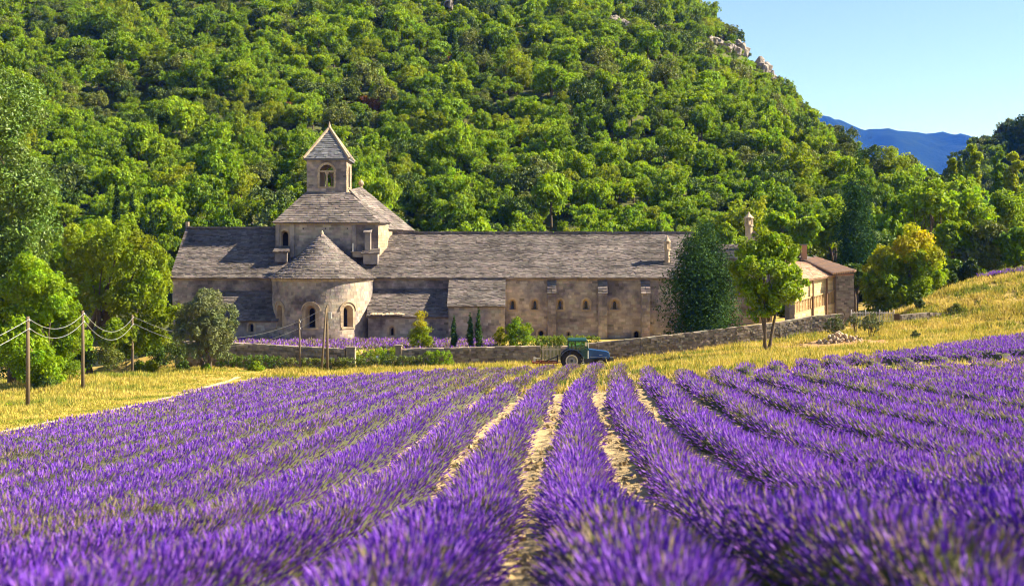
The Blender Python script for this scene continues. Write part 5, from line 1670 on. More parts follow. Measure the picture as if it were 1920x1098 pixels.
# lavender in the abbey garden and on the top of the bank
def lav_patch(name, label, fx_, n, seed, bbox, h, sc=3.2):
    r = np.random.default_rng(seed)
    x = r.uniform(bbox[0], bbox[1], n * 3); y = r.uniform(bbox[2], bbox[3], n * 3)
    k = fx_(x, y, r); x, y = x[k][:n], y[k][:n]; N = len(x)
    g = terrain(x, y)
    hh = h * r.uniform(.6, 1.15, N) * (.85 + .25 * np.sin(x * 2 * PI / 1.6 + y * .3))
    d = np.stack([r.normal(0, .35, N), r.normal(0, .35, N), np.ones(N)], -1); d /= np.linalg.norm(d, axis=1)[:, None]
    base = np.stack([x, y, g + hh * .55], -1); fl = .28 * r.uniform(.7, 1.3, N)
    a = np.cross(d, r.normal(0, 1, (N, 3))); a /= np.linalg.norm(a, axis=1)[:, None]
    w = (.05 * r.uniform(.8, 1.3, N))[:, None]
    pur = r.uniform(0, 1, N) < .45 + .2 * noise2(x, y, 4, 2)
    col = np.where(pur[:, None], PURPLE[r.integers(0, 4, N)], FADED[r.integers(0, 5, N)]) * r.uniform(.75, 1.25, (N, 1))
    tip = base + d * fl[:, None]; mid = base + d * (fl * .4)[:, None]
    V1 = np.stack([base, mid + a * w, tip, mid - a * w], 1).reshape(-1, 3)
    root_ = np.stack([x, y, g], -1)
    V2 = np.stack([root_ - a * w, root_ + a * w, mid], 1).reshape(-1, 3)
    F1 = np.arange(len(V1)).reshape(-1, 4); F2 = np.arange(len(V2)).reshape(-1, 3) + len(V1)
    C = np.concatenate([np.repeat(col, 4, 0), np.tile((.10, .11, .05), (len(V2), 1))])
    TRI[0] += 3 * N
    o = obj_np(name, np.concatenate([V1, V2]), [F1, F2], M['attr_lav'], None, C, False, 'stuff')
    if label: o['label'] = label
lav_patch("garden_lavender", None, lambda x, y, r: np.hypot(x - ac[0], y - ac[1]) > AR + .3, 9500, 41, (-33, -1.5, 122.6, 137.4), .55)
lav_patch("bank_lavender", None, lambda x, y, r: ((x - 54.5) / 4.2) ** 2 + ((y - 138.5) / 1.5) ** 2 < 1, 1500, 42, (49, 60, 135, 142), .7)

# ------------------------------------------------------------------ trees near the abbey
Wt = (1.0, 1.0, 1.0)
tree("tall_tree", "tall leafy tree with glinting leaves filling the far left edge", "tree", 102, (18, None),
     [(0, 200, 66), (38, 215, 36), (28, 262, 44), (-20, 300, 80), (30, 330, 48), (60, 372, 55), (92, 368, 30), (25, 430, 75), (72, 438, 40), (-25, 520, 80), (-50, 220, 80), (40, 500, 45), (12, 155, 26), (5, 560, 55), (60, 545, 36), (-10, 470, 60)],
     .30, 38000, LEAF['white'], 201, .32, K=14, sub=.36)
tree("ferny_tree", "bright green ferny tree behind the second pole from the left", "tree", 100, (95, None),
     [(45, 560, 55), (92, 550, 48), (118, 610, 40), (40, 640, 58), (100, 668, 42), (60, 512, 40), (-10, 600, 60), (142, 640, 28), (55, 690, 34), (85, 712, 30), (50, 600, 50), (120, 580, 36)],
     .30, 28000, LEAF['fresh'], 202, .2, tint=(1.15, 1.1, 1.0), K=12, sub=.36)
tree("maple_tree", "broad yellow-green maple with a forked trunk, left of the olive tree", "tree", 119, (172, None),
     [(170, 455, 42), (228, 450, 44), (276, 488, 40), (200, 505, 56), (292, 530, 40), (140, 495, 34), (252, 565, 48), (180, 575, 42), (305, 592, 34), (250, 622, 36), (146, 448, 26), (256, 462, 26), (298, 640, 24), (215, 630, 28), (130, 540, 30)],
     .33, 30000, LEAF['yellowgreen'], 203, .38, tint=(.95, 1.0, 1.0), K=11, sub=.38)
tree("olive_tree", "rounded grey-green olive tree standing left of the apse", "olive tree", 114.5, (388, None),
     [(392, 578, 36), (362, 590, 32), (420, 592, 26), (402, 620, 40), (360, 628, 30), (428, 630, 20), (385, 556, 18), (345, 610, 16), (418, 655, 22), (370, 660, 20), (435, 610, 14)],
     .26, 18000, LEAF['olive'], 204, .22, stems=2, K=13, sub=.34, aspect=.4)
for i, (px, py, r_, lf, lab, Y) in enumerate([
        (1795, 584, 16, 'grey', "dry brownish scrub at the right end of the low bank wall", 126.5), (1835, 578, 15, 'hedge', "low dull scrub on the bank, right of the brownish scrub", 127.5), (1725, 570, 10, 'hedge', "small dull scrub above the low bank wall", 130),
        (85, 722, 26, 'dark', "dark shrub at the foot of the ferny tree", 99), (205, 668, 26, 'grey', "grey-green bush at the foot of the maple trunk", 117),
        (10, 780, 22, 'yellowgreen', "yellowish bush at the left frame edge below the tall tree", 82), (130, 690, 26, 'mid', "green bush between two poles under the ferny tree", 105),
        (300, 668, 24, 'dark', "dark bush behind the third pole, under the maple", 121), (480, 690, 14, 'fresh', "bright green bush in front of the dark hedge", 116.5), (262, 690, 16, 'mid', "low green bush beside the third pole", 119), (240, 640, 30, 'mid', "broad green bush right of the maple trunk", 121), (330, 660, 26, 'hedge', "olive-coloured bush left of the olive tree", 118), (150, 665, 30, 'dark', "dark bush left of the maple trunk", 118), (60, 700, 30, 'fresh', "bright bush between the leftmost pole and the tall trunk", 104), (280, 690, 18, 'yellowgreen', "yellowish bush right of the third pole", 118), (345, 690, 14, 'dark', "small dark bush left of the olive trunk", 117), (30, 690, 40, 'dark', "large dark thicket behind the tall trunk at far left", 118), (110, 680, 38, 'mid', "large green thicket behind the ferny tree", 121), (215, 660, 36, 'dark', "large dark thicket behind the maple trunk", 124), (280, 655, 34, 'mid', "large green thicket between maple and olive tree", 125), (330, 650, 30, 'dark', "large dark thicket behind the olive tree's left side", 126), (388, 690, 9, 'mid', "small green shoots at the foot of the olive tree", 113.5)]):
    tree("bush", lab, "bush", Y, (px, None), [(px - r_ * .5, py, r_ * .6), (px + r_ * .5, py + 2, r_ * .6), (px, py - r_ * .4, r_ * .6), (px, py + r_ * .35, r_ * .7)], .17 if r_ < 30 else .26, 2200, LEAF[lf], 220 + i, .05, K=9, trunk=True, limbs=False, crown_name='foliage')
def cypress(name, label, px, yb, yt, hw, Y, seed, n=2500, leaf=.16, lf='cypress', cat="cypress", gz_=None, group=None, nb=9, shape=None, tv=.25, tint=(1, 1, 1)):
    bl = []
    r = np.random.default_rng(seed)
    for i in range(nb):
        t = (i + .3) / nb
        prof_ = (min(1, (1 - t) * 1.6) ** .7) * (min(1, .7 + t * 1.6)) if shape is None else shape(t)
        ww = max(hw * prof_, 1.2)
        bl.append((px + r.uniform(-.15, .15) * hw, yb + (yt - yb) * t, ww))
        if ww > 20:
            for k in range(3): bl.append((px + r.uniform(-.6, .6) * ww, yb + (yt - yb) * (t + r.uniform(-.05, .05)), ww * .55))
    base = (px, None)
    return tree(name, label, cat, Y, base, bl, leaf, n, LEAF[lf], seed, .06 if hw < 15 else .3, group=group, K=12, sub=.45, aspect=.45, squash=1.25, limbs=False, tintvar=tv, tint=tint, crown_name='crown', up=.6, spread=.5 if hw < 15 else .8)
cypress("cypress", "shortest of the three small cypresses, standing left and apart", 851, 655, 590, 6.8, 124, 301, 3200, nb=15)
cypress("cypress", "middle small cypress, left one of the close pair", 881.5, 655, 584, 6.8, 124, 302, 3200, nb=15)
cypress("cypress", "tallest of the three small cypresses, right one of the close pair", 897, 655, 574, 6.8, 124, 303, 3400, nb=16)
cypress("large_cypress", "big dark cone-shaped cypress hiding the right end of the long roof", 1322, 640, 420, 79, 127.5, 304, 36000, .29, nb=8,
        shape=lambda t: np.interp(t, [0, .12, .3, .55, .75, .9, 1], [.9, 1.02, 1.0, .80, .52, .28, .05]))
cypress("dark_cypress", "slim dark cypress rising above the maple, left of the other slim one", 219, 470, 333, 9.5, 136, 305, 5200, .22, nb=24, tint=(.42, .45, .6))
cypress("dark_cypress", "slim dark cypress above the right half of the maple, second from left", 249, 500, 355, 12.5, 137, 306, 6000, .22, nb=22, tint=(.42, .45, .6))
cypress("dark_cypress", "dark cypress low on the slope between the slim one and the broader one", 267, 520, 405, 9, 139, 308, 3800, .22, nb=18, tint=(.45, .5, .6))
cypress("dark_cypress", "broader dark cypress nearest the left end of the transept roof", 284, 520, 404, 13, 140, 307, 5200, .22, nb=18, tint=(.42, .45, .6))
tree("leafy_tree", "leafy green tree with several slim trunks on the grass bank before the house", "tree", 107, (1439, None),
     [(1432, 478, 40), (1396, 500, 30), (1472, 478, 32), (1440, 526, 46), (1488, 515, 22), (1402, 545, 28), (1500, 543, 17), (1466, 556, 30), (1430, 566, 30), (1394, 466, 20), (1450, 455, 20), (1415, 590, 16), (1470, 450, 14), (1512, 530, 9)],
     .32, 14000, LEAF['fresh'], 310, .15, stems=3, K=11, sub=.36, tint=(.8, .85, 1.0))
OG = (2.1, 1.35, .9); YG = (1.6, 1.25, .9)
tree("autumn_tree", "broad tree turning yellow-orange at its top, right of the gallery house", "tree", 138, (1705, None),
     [(1705, 462, 36, OG), (1668, 488, 30, YG), (1742, 490, 32, YG), (1640, 500, 22, YG), (1700, 515, 50), (1655, 540, 36), (1745, 535, 34), (1695, 565, 42), (1640, 565, 28), (1738, 570, 26), (1728, 468, 24, OG), (1765, 520, 18), (1625, 525, 18), (1670, 590, 30)],
     .40, 20000, LEAF['mid'], 311, .45, K=12, sub=.38)
for i, (px, py, r_, Y, lab) in enumerate([(1566, 609, 20, 114, "small olive bush left of the iron fence, above the stones"), (1633, 605, 20, 113.5, "small olive bush in front of the iron fence, right of the stones"),
                                           (1600, 600, 12, 118, "smallest olive bush, between the two others by the fence"), (1716, 627, 8, 112, "tiny bush alone in the yellow grass of the bank")]):
    tree("olive_bush", lab, "bush", Y, (px + 2, None), [(px + r_ * dx, py + r_ * dy, r_ * rr_) for dx, dy, rr_ in ((-.75, .05, .34), (-.35, -.35, .36), (.1, -.55, .3), (.45, -.2, .36), (.85, .15, .3), (0, .1, .45), (-.45, .45, .34), (.4, .5, .34), (-1.0, .35, .22), (1.1, -.1, .2), (.15, -.85, .2))], .15, 3000 if r_ > 15 else 1000, LEAF['olive'], 320 + i, .05, stems=3, K=10, sub=.30, aspect=.4, crown_name='foliage')
# garden shrubs
tree("garden_shrub", "tall yellow-green shrub at the left end of the wall with the cypresses", "shrub", 124.5, (788, None),
     [(789, 592, 11, (1.5, 1.1, .9)), (786, 610, 15, (1.35, 1.05, .9)), (778, 625, 14), (798, 622, 15), (788, 640, 20), (776, 642, 14), (803, 642, 13)], .17, 5200, LEAF['yellowgreen'], 330, .08, K=10, limbs=False, crown_name='foliage')
tree("garden_shrub", "round bright green shrub in front of the wall right of the sacristy", "shrub", 124.5, (970, None),
     [(970, 605, 11), (962, 620, 15), (985, 618, 14), (970, 635, 20), (990, 637, 14), (955, 638, 12)], .17, 5200, LEAF['yellowgreen'], 331, .08, K=10, limbs=False, crown_name='foliage', tint=(.85, 1, 1))
tree("garden_shrub", "small yellowish shrub beside the sacristy's lit corner", "shrub", 125.5, (938, None),
     [(938, 620, 9), (932, 632, 10), (944, 632, 9), (938, 642, 11)], .16, 1800, LEAF['yellowgreen'], 332, .05, K=9, limbs=False, crown_name='foliage', tint=(1.2, 1, .9))
# vines and hedges
def hedge(name, label, pts, hgt, thick, lf, n, seed, cat='hedge', tint=(1, 1, 1), leaf=.13):
    """pts [(px, Y)], box-shaped clipped hedge following the ground"""
    r = np.random.default_rng(seed)
    p = np.array([(X(a, Y), Y) for a, Y in pts])
    L = np.concatenate(([0], np.cumsum(np.hypot(*np.diff(p, axis=0).T))))
    c0 = (p[0, 0], p[0, 1], tz(*p[0]))
    root = thing(name, label, cat, c0)
    s = np.arange(0, L[-1], .5)
    B = []
    for q in s:
        x, y = np.interp(q, L, p[:, 0]), np.interp(q, L, p[:, 1]); g = tz(x, y)
        for zz in (.3, .75):
            B.append((x + r.normal(0, .06), y + r.normal(0, .06), g + hgt * zz, .36, thick / 2, hgt * .33, *tint))
    V, Fq, tt = leaf_cloud(B, n, leaf, r, 8, .45)
    obj_np('foliage', V, [Fq], LEAF[lf], root, tt)
    mb = MB()
    for q in np.arange(.3, L[-1], .8):
        x, y = np.interp(q, L, p[:, 0]), np.interp(q, L, p[:, 1]); g = tz(x, y)
        mb.tube([(x, y, g - .1), (x + r.normal(0, .05), y, g + hgt * .6)], [.03, .015], 5)
    mb.build('stems', M['bark'], root)
hedge("hedge", "dark green clipped hedge in front of the wall, left of the thin pole", [(412, 119.5), (530, 119.3)], 1.25, .9, 'dark', 5200, 401, tint=(1.4, 1.35, 1.1))
hedge("hedge", "yellowish clipped hedge between the poles and the gate pier", [(533, 119.3), (646, 119)], 1.15, .9, 'hedge', 5200, 402, tint=(1.5, 1.25, 1.0))
hedge("hedge", "long low hedge right of the gate pier, in front of the gap", [(652, 119), (800, 119)], 1.1, .9, 'hedge', 6000, 403, tint=(1.3, 1.2, 1.0))
hedge("hedge", "bright green end of the hedge, rising against the stone wall", [(802, 119), (850, 119.2)], 1.45, 1.0, 'fresh', 2800, 404, tint=(.9, .95, 1))
hedge("garden_vines", "green leafy plants growing in the gap between the two walls", [(666, 122.5), (745, 122.5)], 1.7, 1.2, 'fresh', 4600, 405, 'vines')
hedge("clipped_hedge", "low lime green hedge inside the garden behind the picket gate", [(1000, 130), (1128, 130)], 1.0, 1.0, 'vine', 5200, 406, tint=(1.05, 1, 1))
hedge("vine_row", "lime green vines seen through the picket gate", [(1010, 123), (1060, 123)], 2.2, .9, 'vine', 5000, 407, 'vines', tint=(.9, .95, 1))
hedge("clipped_hedge", "low green hedge under the round shrub by the sacristy", [(925, 124), (1000, 124)], .55, .7, 'hedge', 1800, 408, tint=(1.2, 1.2, 1))

# ------------------------------------------------------------------ woods on the right, behind the bank
woods = [  # px, crown centre row, radius px, distance, leaf, height factor
    (1640, 470, 46, 165, 'dark', 'dark tree between the gallery house and the conifer'), (1560, 430, 44, 172, 'mid', 'green tree behind the house chimney'), (1505, 440, 34, 170, 'fresh', 'bright green tree above the house roof'),
    (1465, 425, 30, 176, 'fresh', 'bright tree left of the house chimney, above the leafy tree'), (1690, 400, 46, 185, 'mid', 'green tree right of the tall conifer'), (1745, 385, 52, 175, 'fresh', 'large bright green tree right of centre in the right-hand wood'),
    (1815, 400, 50, 178, 'fresh', 'bright green tree above the bank, second from the large bright one'), (1880, 400, 52, 182, 'mid', 'green tree near the right frame edge, upper row'), (1780, 455, 44, 160, 'mid', 'green tree behind the autumn tree'),
    (1840, 462, 46, 158, 'grey', 'grey-green tree standing behind the top of the bank'), (1900, 465, 46, 156, 'mid', 'green tree at the right frame edge above the bank'), (1830, 330, 34, 230, 'yellowgreen', 'pale yellow-green pine rising above the right-hand wood'),
    (1900, 345, 34, 225, 'yellowgreen', 'pale yellow-green pine at the right frame edge'), (1740, 345, 28, 235, 'mid', 'small tree on the skyline of the right-hand wood'), (1770, 520, 34, 152, 'dark', 'dark tree at the lower edge behind the autumn tree'),
    (1820, 510, 26, 152, 'hedge', 'low dull green tree on the edge of the bank'), (1790, 350, 30, 240, 'yellowgreen', 'yellow-green pine between the skyline trees'), (1950, 400, 50, 185, 'fresh', 'bright tree cut by the right frame edge, upper row'),
    (1960, 470, 44, 158, 'mid', 'green tree cut by the right frame edge, lower row'), (1600, 520, 30, 150, 'dark', 'dark low tree right behind the house'), (1870, 330, 26, 260, 'mid', 'small green tree between the two pale pines'), (1700, 340, 24, 250, 'mid', 'green tree where the hill meets the right-hand wood'),
    (1420, 470, 26, 165, 'mid', 'green tree behind the lantern chimney'), (1360, 440, 24, 172, 'fresh', 'bright tree right behind the large cypress')]
for i, (px, py, r_, Y, lf, lab) in enumerate(woods):
    rr = random.Random(i + 50)
    bl = [(px + rr.uniform(-.6, .6) * r_, py + rr.uniform(-.55, .6) * r_, r_ * rr.uniform(.38, .56)) for _ in range(9)] + [(px, py, r_ * .6), (px, py - r_ * .5, r_ * .4)]
    if 'pine' in lab: bl = [(px + rr.uniform(-.35, .35) * r_, py + t * r_ * 1.5, r_ * (.25 + .25 * (t + 1) / 2)) for t in (-1, -.7, -.4, -.1, .2, .5, .8)] * 2
    tree("woodland_tree", lab, "tree", Y, (px, None), bl, .56 if Y < 200 else .64, 4600, LEAF[lf], 500 + i, .28, group="trees of the wood right of the abbey", K=11, sub=.38)
cypress("conifer", "tall dark conifer rising from behind the gallery house", 1606, 520, 272, 44, 158, 560, 11000, .36, 'cypress', 'conifer', nb=10,
        shape=lambda t: np.interp(t, [0, .3, .6, .85, 1], [1.0, .9, .6, .28, .06]), tv=.35)

# ------------------------------------------------------------------ forest on the hill
def hill_tree_mesh(name, seed, mat, kind, nl=3000):
    r = np.random.default_rng(seed)
    B = []
    if kind == 'round':
        ax_, ay_ = r.uniform(-.18, .18, 2)
        for i in range(14):
            a = r.uniform(0, 6.28); d = r.uniform(.1, .85); z = r.uniform(-.38, .62)
            rr = r.uniform(.24, .52)
            B.append((math.cos(a) * d + ax_, math.sin(a) * d + ay_, .95 + z * (1 - d * .4), rr, rr, rr * .85, 1, 1, 1))
        B.append((0, 0, .95, .55, .55, .6, 1, 1, 1))
    else:
        for i in range(9):
            t = i / 8; rr = .55 * (1 - t) + .10
            B.append((r.normal(0, .05), r.normal(0, .05), .35 + t * 2.0, rr, rr, .32, 1, 1, 1))
    V, Fq, tt = leaf_cloud(B, nl, .115, r, 13, .32, 1, .65, .35, 0, .30)
    mb = MB(); trunk_mesh(mb, (0, 0, -.5), (0, 0, .9), .07, .03, r, .3, 6, 4)
    tv_ = np.array(mb.v); tf = [np.array([f for f in mb.f if len(f) == 4]) + len(V)]
    VV = np.concatenate([V, tv_])
    nt4 = len(tf[0])
    return mesh_np(name, VV, [np.concatenate([Fq, tf[0]])], [mat, M['bark']], np.concatenate([tt, np.ones((len(tv_), 3))]), False, np.concatenate([np.zeros(len(Fq)), np.ones(nt4)]))
VAR = [('bright green', 'fresh', 'round'), ('mid green', 'mid', 'round'), ('dark green', 'dark', 'round'), ('bluish dark green', 'holm', 'round'), ('fresh green', 'fresh', 'round'),
       ('grey-green', 'grey', 'round'), ('yellow-green', 'yellowgreen', 'round'), ('mid green', 'mid', 'round'), ('rust brown', 'rust', 'round'), ('narrow dark', 'dark', 'cone')]
meshes = [hill_tree_mesh('hill_tree', 700 + i, LEAF[v[1]], v[2]) for i, v in enumerate(VAR)]
probs = np.array([.22, .18, .09, .09, .14, .10, .08, .13, .006, .018]); probs /= probs.sum()

def scatter(fz, x0, x1, y0, y1, sp, seed, cond):
    r = np.random.default_rng(seed)
    gx_, gy_ = np.meshgrid(np.arange(x0, x1, sp), np.arange(y0, y1, sp))
    x = (gx_ + r.uniform(-.48, .48, gx_.shape) * sp).ravel(); y = (gy_ + r.uniform(-.48, .48, gy_.shape) * sp).ravel()
    z = fz(x, y)
    k = cond(x, y, z, r)
    return x[k], y[k], z[k]
CLEAR = [(1050, 418, 12, 12), (1405, 408, 12, 12), (1480, 410, 12, 12), (1163, 74, 20, 26), (1230, 90, 12, 20), (1326, 100, 20, 24), (1345, 108, 20, 26), (1380, 122, 28, 28), (1415, 138, 28, 28), (1452, 155, 26, 26), (840, 36, 12, 24)]
def hcond(x, y, z, r):
    px = x / y * F + 960; py = YH - z / y * F
    k = (px > -120) & (px < 2000) & (z > -9.5) & (py > -70)
    return k
hx, hy, hz = scatter(hill_z, -260, 170, 164, 520, 3.75, 31, hcond)
kk_ = hill_z(hx, hy + 60) > -30
N = len(hx)
hs = np.clip(np.exp(rng.normal(.86, .30, N)), 1.2, 4.3) * np.interp(hy, [165, 300, 450], [1.05, 1.0, .88])
species = np.argmax(np.stack([np.log(p) + .9 * noise2(hx, hy, 38, i + 1) + rng.gumbel(0, 1, N) * .8 for i, p in enumerate(probs)]), 0)
species = np.where((hx / hy * F + 960 > 140) & (hx / hy * F + 960 < 335) & (YH - hz / hy * F > 290) & np.isin(species, (2, 3, 5, 9)), 0, species)
hs = np.where(species == 8, hs * .6, hs)
hs = np.where((hx / hy * F + 960 > 1520) & (hy > 255), hs * .8, hs)
_px, _py = hx / hy * F + 960, YH - hz / hy * F
for (a, b, c, d) in CLEAR: hs = np.where(((_px - a) / c) ** 2 + ((_py - b) / d) ** 2 < 1, hs * .45, hs)
rot = rng.uniform(0, 6.28, N)
tall = rng.uniform(.8, 1.35, N)
px_ = hx / hy * F + 960; py_top = YH - (hz + hs * 1.6) / hy * F
vis = (px_ > -30) & (px_ < 1950) & (py_top > -20)
vis &= ~((px_ > 345) & (px_ < 1275) & (py_top > 425)) & ~((px_ < 330) & (py_top > 400)) & ~((px_ > 1275) & (py_top > 400))
# order by apparent size
app = np.where(vis, hs / hy, 0)
order = np.argsort(-app)
ind = order[:290]
rest = np.setdiff1d(np.arange(N), ind)
def zone(px):
    return ("behind the tall left-hand trees" if px < 330 else "above the transept roof" if px < 520 else "around the bell tower" if px < 760 else "above the long dormitory roof" if px < 1000 else
            "above the right part of the long roof" if px < 1280 else "above the cypress and lantern chimney" if px < 1560 else "on the ridge above the conifer")
proto = {}
lab_groups = {}
for i in ind:
    s_ = int(species[i])
    o = bpy.data.objects.new("hill_tree", meshes[s_]); COL.objects.link(o)
    o.location = (hx[i], hy[i], hz[i] - .2)
    o.rotation_euler = (0, 0, rot[i]); sc_ = hs[i]; o.scale = (sc_, sc_, sc_ * tall[i])
    zn = zone(px_[i]); nm = VAR[s_][0]
    o['z_'] = zn; lab_groups.setdefault((nm, zn), []).append((px_[i], o))
    proto.setdefault(s_, o)
def ordn(k):
    if k < len(ORD): return ORD[k]
    return '%dth' % (k + 1) if (k + 1) % 10 not in (1, 2, 3) else '%d%s' % (k + 1, {1: 'st', 2: 'nd', 3: 'rd'}[(k + 1) % 10])
for (nm, zn), lst in lab_groups.items():
    lst.sort(key=lambda t: t[0])
    for k, (_, o) in enumerate(lst):
        del o['z_']
        tag(o, "%s slope tree %s, %s from left" % (nm, zn, ordn(k)) if len(lst) > 1 else "only %s slope tree %s" % (nm, zn), "tree", "%s slope trees %s" % (nm, zn))
for s_ in range(len(VAR)):
    if s_ not in proto:
        i = rest[0]; rest = rest[1:]
        o = bpy.data.objects.new("hill_tree", meshes[s_]); COL.objects.link(o)
        o.location = (hx[i], hy[i], hz[i] - .2); o.scale = (hs[i],) * 3
        tag(o, "%s tree high on the wooded slope" % VAR[s_][0], "tree", "%s slope trees high up" % VAR[s_][0]); proto[s_] = o

def forest(name, x, y, z, s, rot, sp, tall=None):
    if tall is None: tall = rng.uniform(.8, 1.4, len(x))
    me = bpy.data.meshes.new(name)
    me.vertices.add(len(x)); me.vertices.foreach_set('co', np.stack([x, y, z - .2], -1).astype(np.float32).ravel())
    for nm, typ, data in (('species', 'INT', sp.astype(np.int32)), ('turn', 'FLOAT', rot.astype(np.float32)), ('size', 'FLOAT_VECTOR', np.stack([s, s * rng.uniform(.85, 1.2, len(s)), s * tall], -1).astype(np.float32).ravel())):
        a = me.attributes.new(nm, typ, 'POINT'); a.data.foreach_set('vector' if typ == 'FLOAT_VECTOR' else 'value', data)
    o = put(name, me, None, 'stuff')
    ng = bpy.data.node_groups.new(name + "_nodes", 'GeometryNodeTree')
    ng.interface.new_socket("Geometry", in_out='INPUT', socket_type='NodeSocketGeometry')
    ng.interface.new_socket("Geometry", in_out='OUTPUT', socket_type='NodeSocketGeometry')
    gi = ng.nodes.new('NodeGroupInput'); go = ng.nodes.new('NodeGroupOutput'); jn = ng.nodes.new('GeometryNodeJoinGeometry')
    def na(nm, typ):
        q = ng.nodes.new('GeometryNodeInputNamedAttribute'); q.data_type = typ; q.inputs[0].default_value = nm
        return next(s for s in q.outputs if s.enabled)
    a_s, a_t, a_z = na('species', 'INT'), na('turn', 'FLOAT'), na('size', 'FLOAT_VECTOR')
    cb = ng.nodes.new('ShaderNodeCombineXYZ'); ng.links.new(a_t, cb.inputs[2])
    for k in sorted(proto):
        oi = ng.nodes.new('GeometryNodeObjectInfo'); oi.inputs[0].default_value = proto[k]; oi.transform_space = 'ORIGINAL'; oi.inputs['As Instance'].default_value = True
        cp = ng.nodes.new('FunctionNodeCompare'); cp.data_type = 'INT'; cp.operation = 'EQUAL'
        ins = [s for s in cp.inputs if s.enabled]
        ng.links.new(a_s, ins[0]); ins[1].default_value = k
        ip = ng.nodes.new('GeometryNodeInstanceOnPoints')
        ng.links.new(gi.outputs[0], ip.inputs['Points']); ng.links.new(cp.outputs[0], ip.inputs['Selection'])
        ng.links.new(oi.outputs['Geometry'], ip.inputs['Instance']); ng.links.new(cb.outputs[0], ip.inputs['Rotation']); ng.links.new(a_z, ip.inputs['Scale'])
        ng.links.new(ip.outputs[0], jn.inputs[0])
    ng.links.new(jn.outputs[0], go.inputs[0])
    md = o.modifiers.new('forest', 'NODES'); md.node_group = ng
    return o
forest("hill_forest", hx[rest], hy[rest], hz[rest], hs[rest], rot[rest], species[rest], tall[rest])
# undergrowth between the trees
ux, uy, uz = scatter(hill_z, -250, 165, 170, 500, 3.3, 35, lambda x, y, z, r: hcond(x, y, z, r) & (r.uniform(0, 1, len(x)) < .8))
un = len(ux)
us_ = np.random.default_rng(36).uniform(.7, 1.5, un)
_px, _py = ux / uy * F + 960, YH - uz / uy * F
for (a, b, c, d) in CLEAR: us_ = np.where(((_px - a) / c) ** 2 + ((_py - b) / d) ** 2 < 1, us_ * .5, us_)
usp = np.argmax(np.stack([np.log(p) + .9 * noise2(ux, uy, 30, i + 3) + rng.gumbel(0, 1, un) for i, p in enumerate([.26, .22, .06, .05, .17, .08, .1, .1, .004, .001])]), 0)
forest("hill_undergrowth", ux, uy, uz + .1, us_, rng.uniform(0, 6.28, un), usp)
# woods in the valley and on the right-hand hill
def c2(x, y, z, r):
    px = x / y * F + 960
    return (px > 1480) & (px < 2060) & (z > -12)
x2, y2, z2 = scatter(hill2_z, 95, 320, 320, 540, 5.0, 33, c2)
n2 = len(x2)
forest("right_hill_wood", x2, y2, z2, rng.uniform(2.6, 4.2, n2), rng.uniform(0, 6.28, n2), rng.choice([2, 3, 3, 2, 5, 1], n2))
def c3(x, y, z, r):
    px = x / y * F + 960
    return (px > 1400) & (px < 2080) & (hill_z(x, y) < terrain(x, y) + .5)
x3, y3, z3 = scatter(lambda a, b: np.maximum(terrain(a, b), -14), 50, 200, 188, 330, 6.0, 34, c3)
n3 = len(x3)
forest("valley_wood", x3, y3, z3, rng.uniform(2.8, 4.2, n3), rng.uniform(0, 6.28, n3), rng.choice([0, 1, 4, 5, 6, 2, 7], n3))

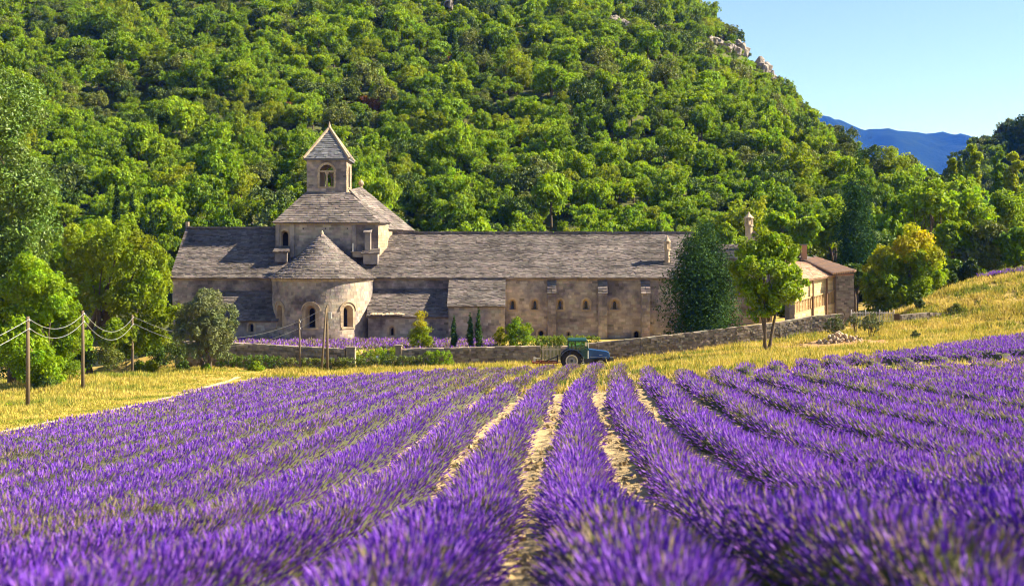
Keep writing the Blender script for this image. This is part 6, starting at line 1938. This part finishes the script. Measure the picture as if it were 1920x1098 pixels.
# limestone outcrops near the ridge
def crag(label, chain, seed):
    """angular limestone blocks seated in the slope; chain of (px, row, width px, height px)"""
    r = random.Random(seed)
    root = None
    for (px, py, wpx, hpx) in chain:
        Ys = np.arange(200, 520, 1.0)
        g = hill_z(X(px, Ys), Ys)
        hit = np.nonzero(g / Ys >= (YH - py - hpx * .3) / F)[0]
        Y_ = Ys[hit[0]] if len(hit) else Ys[np.argmax(g / Ys)]
        sc = Y_ / F
        zc = (YH - py) * sc
        gz_ = float(hill_z(np.array([X(px, Y_)]), np.array([Y_]))[0])
        c = np.array((X(px, Y_), Y_ + 1.0, zc))
        if root is None: root = thing("rock_outcrop", label, "rock outcrop", tuple(c))
        for j in range(5):
            bm = bmesh.new(); bmesh.ops.create_icosphere(bm, subdivisions=2, radius=1)
            fx_ = px + r.uniform(-.6, .6) * wpx
            Yj = Y_ + r.uniform(-1.5, 1.5)
            xj = X(fx_, Yj); gj = float(hill_z(np.array([xj]), np.array([Yj]))[0])
            a_, b_, c_ = wpx * sc * r.uniform(.25, .5), r.uniform(1.4, 2.8), max(hpx * sc * r.uniform(.4, .75), 1.0)
            zj = max(gj, zc - hpx * sc * .3) + r.uniform(-.2, .25) * hpx * sc - (gj < zc - 6) * 0
            zj = min(max(zj, gj + 1.0), gj + 2.6)
            ph_ = [r.uniform(0, 6) for _ in range(4)]; ta = -.30 + r.uniform(-.2, .2)
            for v in bm.verts:
                x, y, z = v.co
                q = max(abs(x), abs(y), abs(z)); k_ = .62 + .38 / max(q, .2) * .8
                n_ = k_ * (1 + .10 * math.sin(x * 5 + ph_[0]) + .12 * math.sin(z * 8 + ph_[1] + x * 2) + r.uniform(-.09, .09))
                X_, Y2, Z_ = x * a_ * n_, y * b_ * n_, z * c_ * n_
                v.co = Vector((xj + X_ * math.cos(ta) - Z_ * math.sin(ta), Yj + Y2, zj + X_ * math.sin(ta) + Z_ * math.cos(ta)))
            V_ = [tuple(v.co) for v in bm.verts]; F_ = [tuple(v.index for v in f.verts) for f in bm.faces]; bm.free()
            mb = MB(); mb.add(V_, F_); mb.build('rock', M['rock'], root)
crag("pale limestone crag along the right skyline of the hill", [(1352, 88, 22, 14), (1374, 95, 26, 18), (1398, 102, 28, 22), (1420, 110, 26, 24), (1440, 120, 24, 24)], 1)
crag("limestone tip at the right end of the skyline crag", [(1456, 128, 20, 20), (1470, 135, 16, 16)], 5)
crag("pale limestone patch below the ridge, left of the skyline crag", [(1318, 66, 18, 14), (1332, 78, 20, 16)], 2)
crag("whitish limestone block high on the slope right of centre", [(1154, 43, 18, 13), (1170, 49, 18, 12)], 3)
crag("smallest whitish limestone block high on the slope", [(1229, 66, 15, 10)], 4)
crag("white rock face at the top frame edge above the dormitory", [(840, 10, 13, 22)], 6)

# ------------------------------------------------------------------ haze
hb = MB(); hb.box(-3500, 5200, -700, 7300, -60, 800)
hz_o = hb.build("haze", [], None)
m, nt, out = nodes_of("haze_air")
pv = nt.nodes.new("ShaderNodeVolumePrincipled")
pv.inputs['Color'].default_value = (.02, .15, 1.0, 1)
pv.inputs['Absorption Color'].default_value = (1, 1, 1, 1)
pv.inputs['Density'].default_value = 0.00008
pv.inputs['Anisotropy'].default_value = 0.0
nt.links.new(pv.outputs[0], out.inputs['Volume'])
hz_o.data.materials.append(m)
hz_o['kind'] = 'stuff'
print("TRIS lav+grass", TRI[0], "hill trees", N, len(rest), "valley", n2, n3)
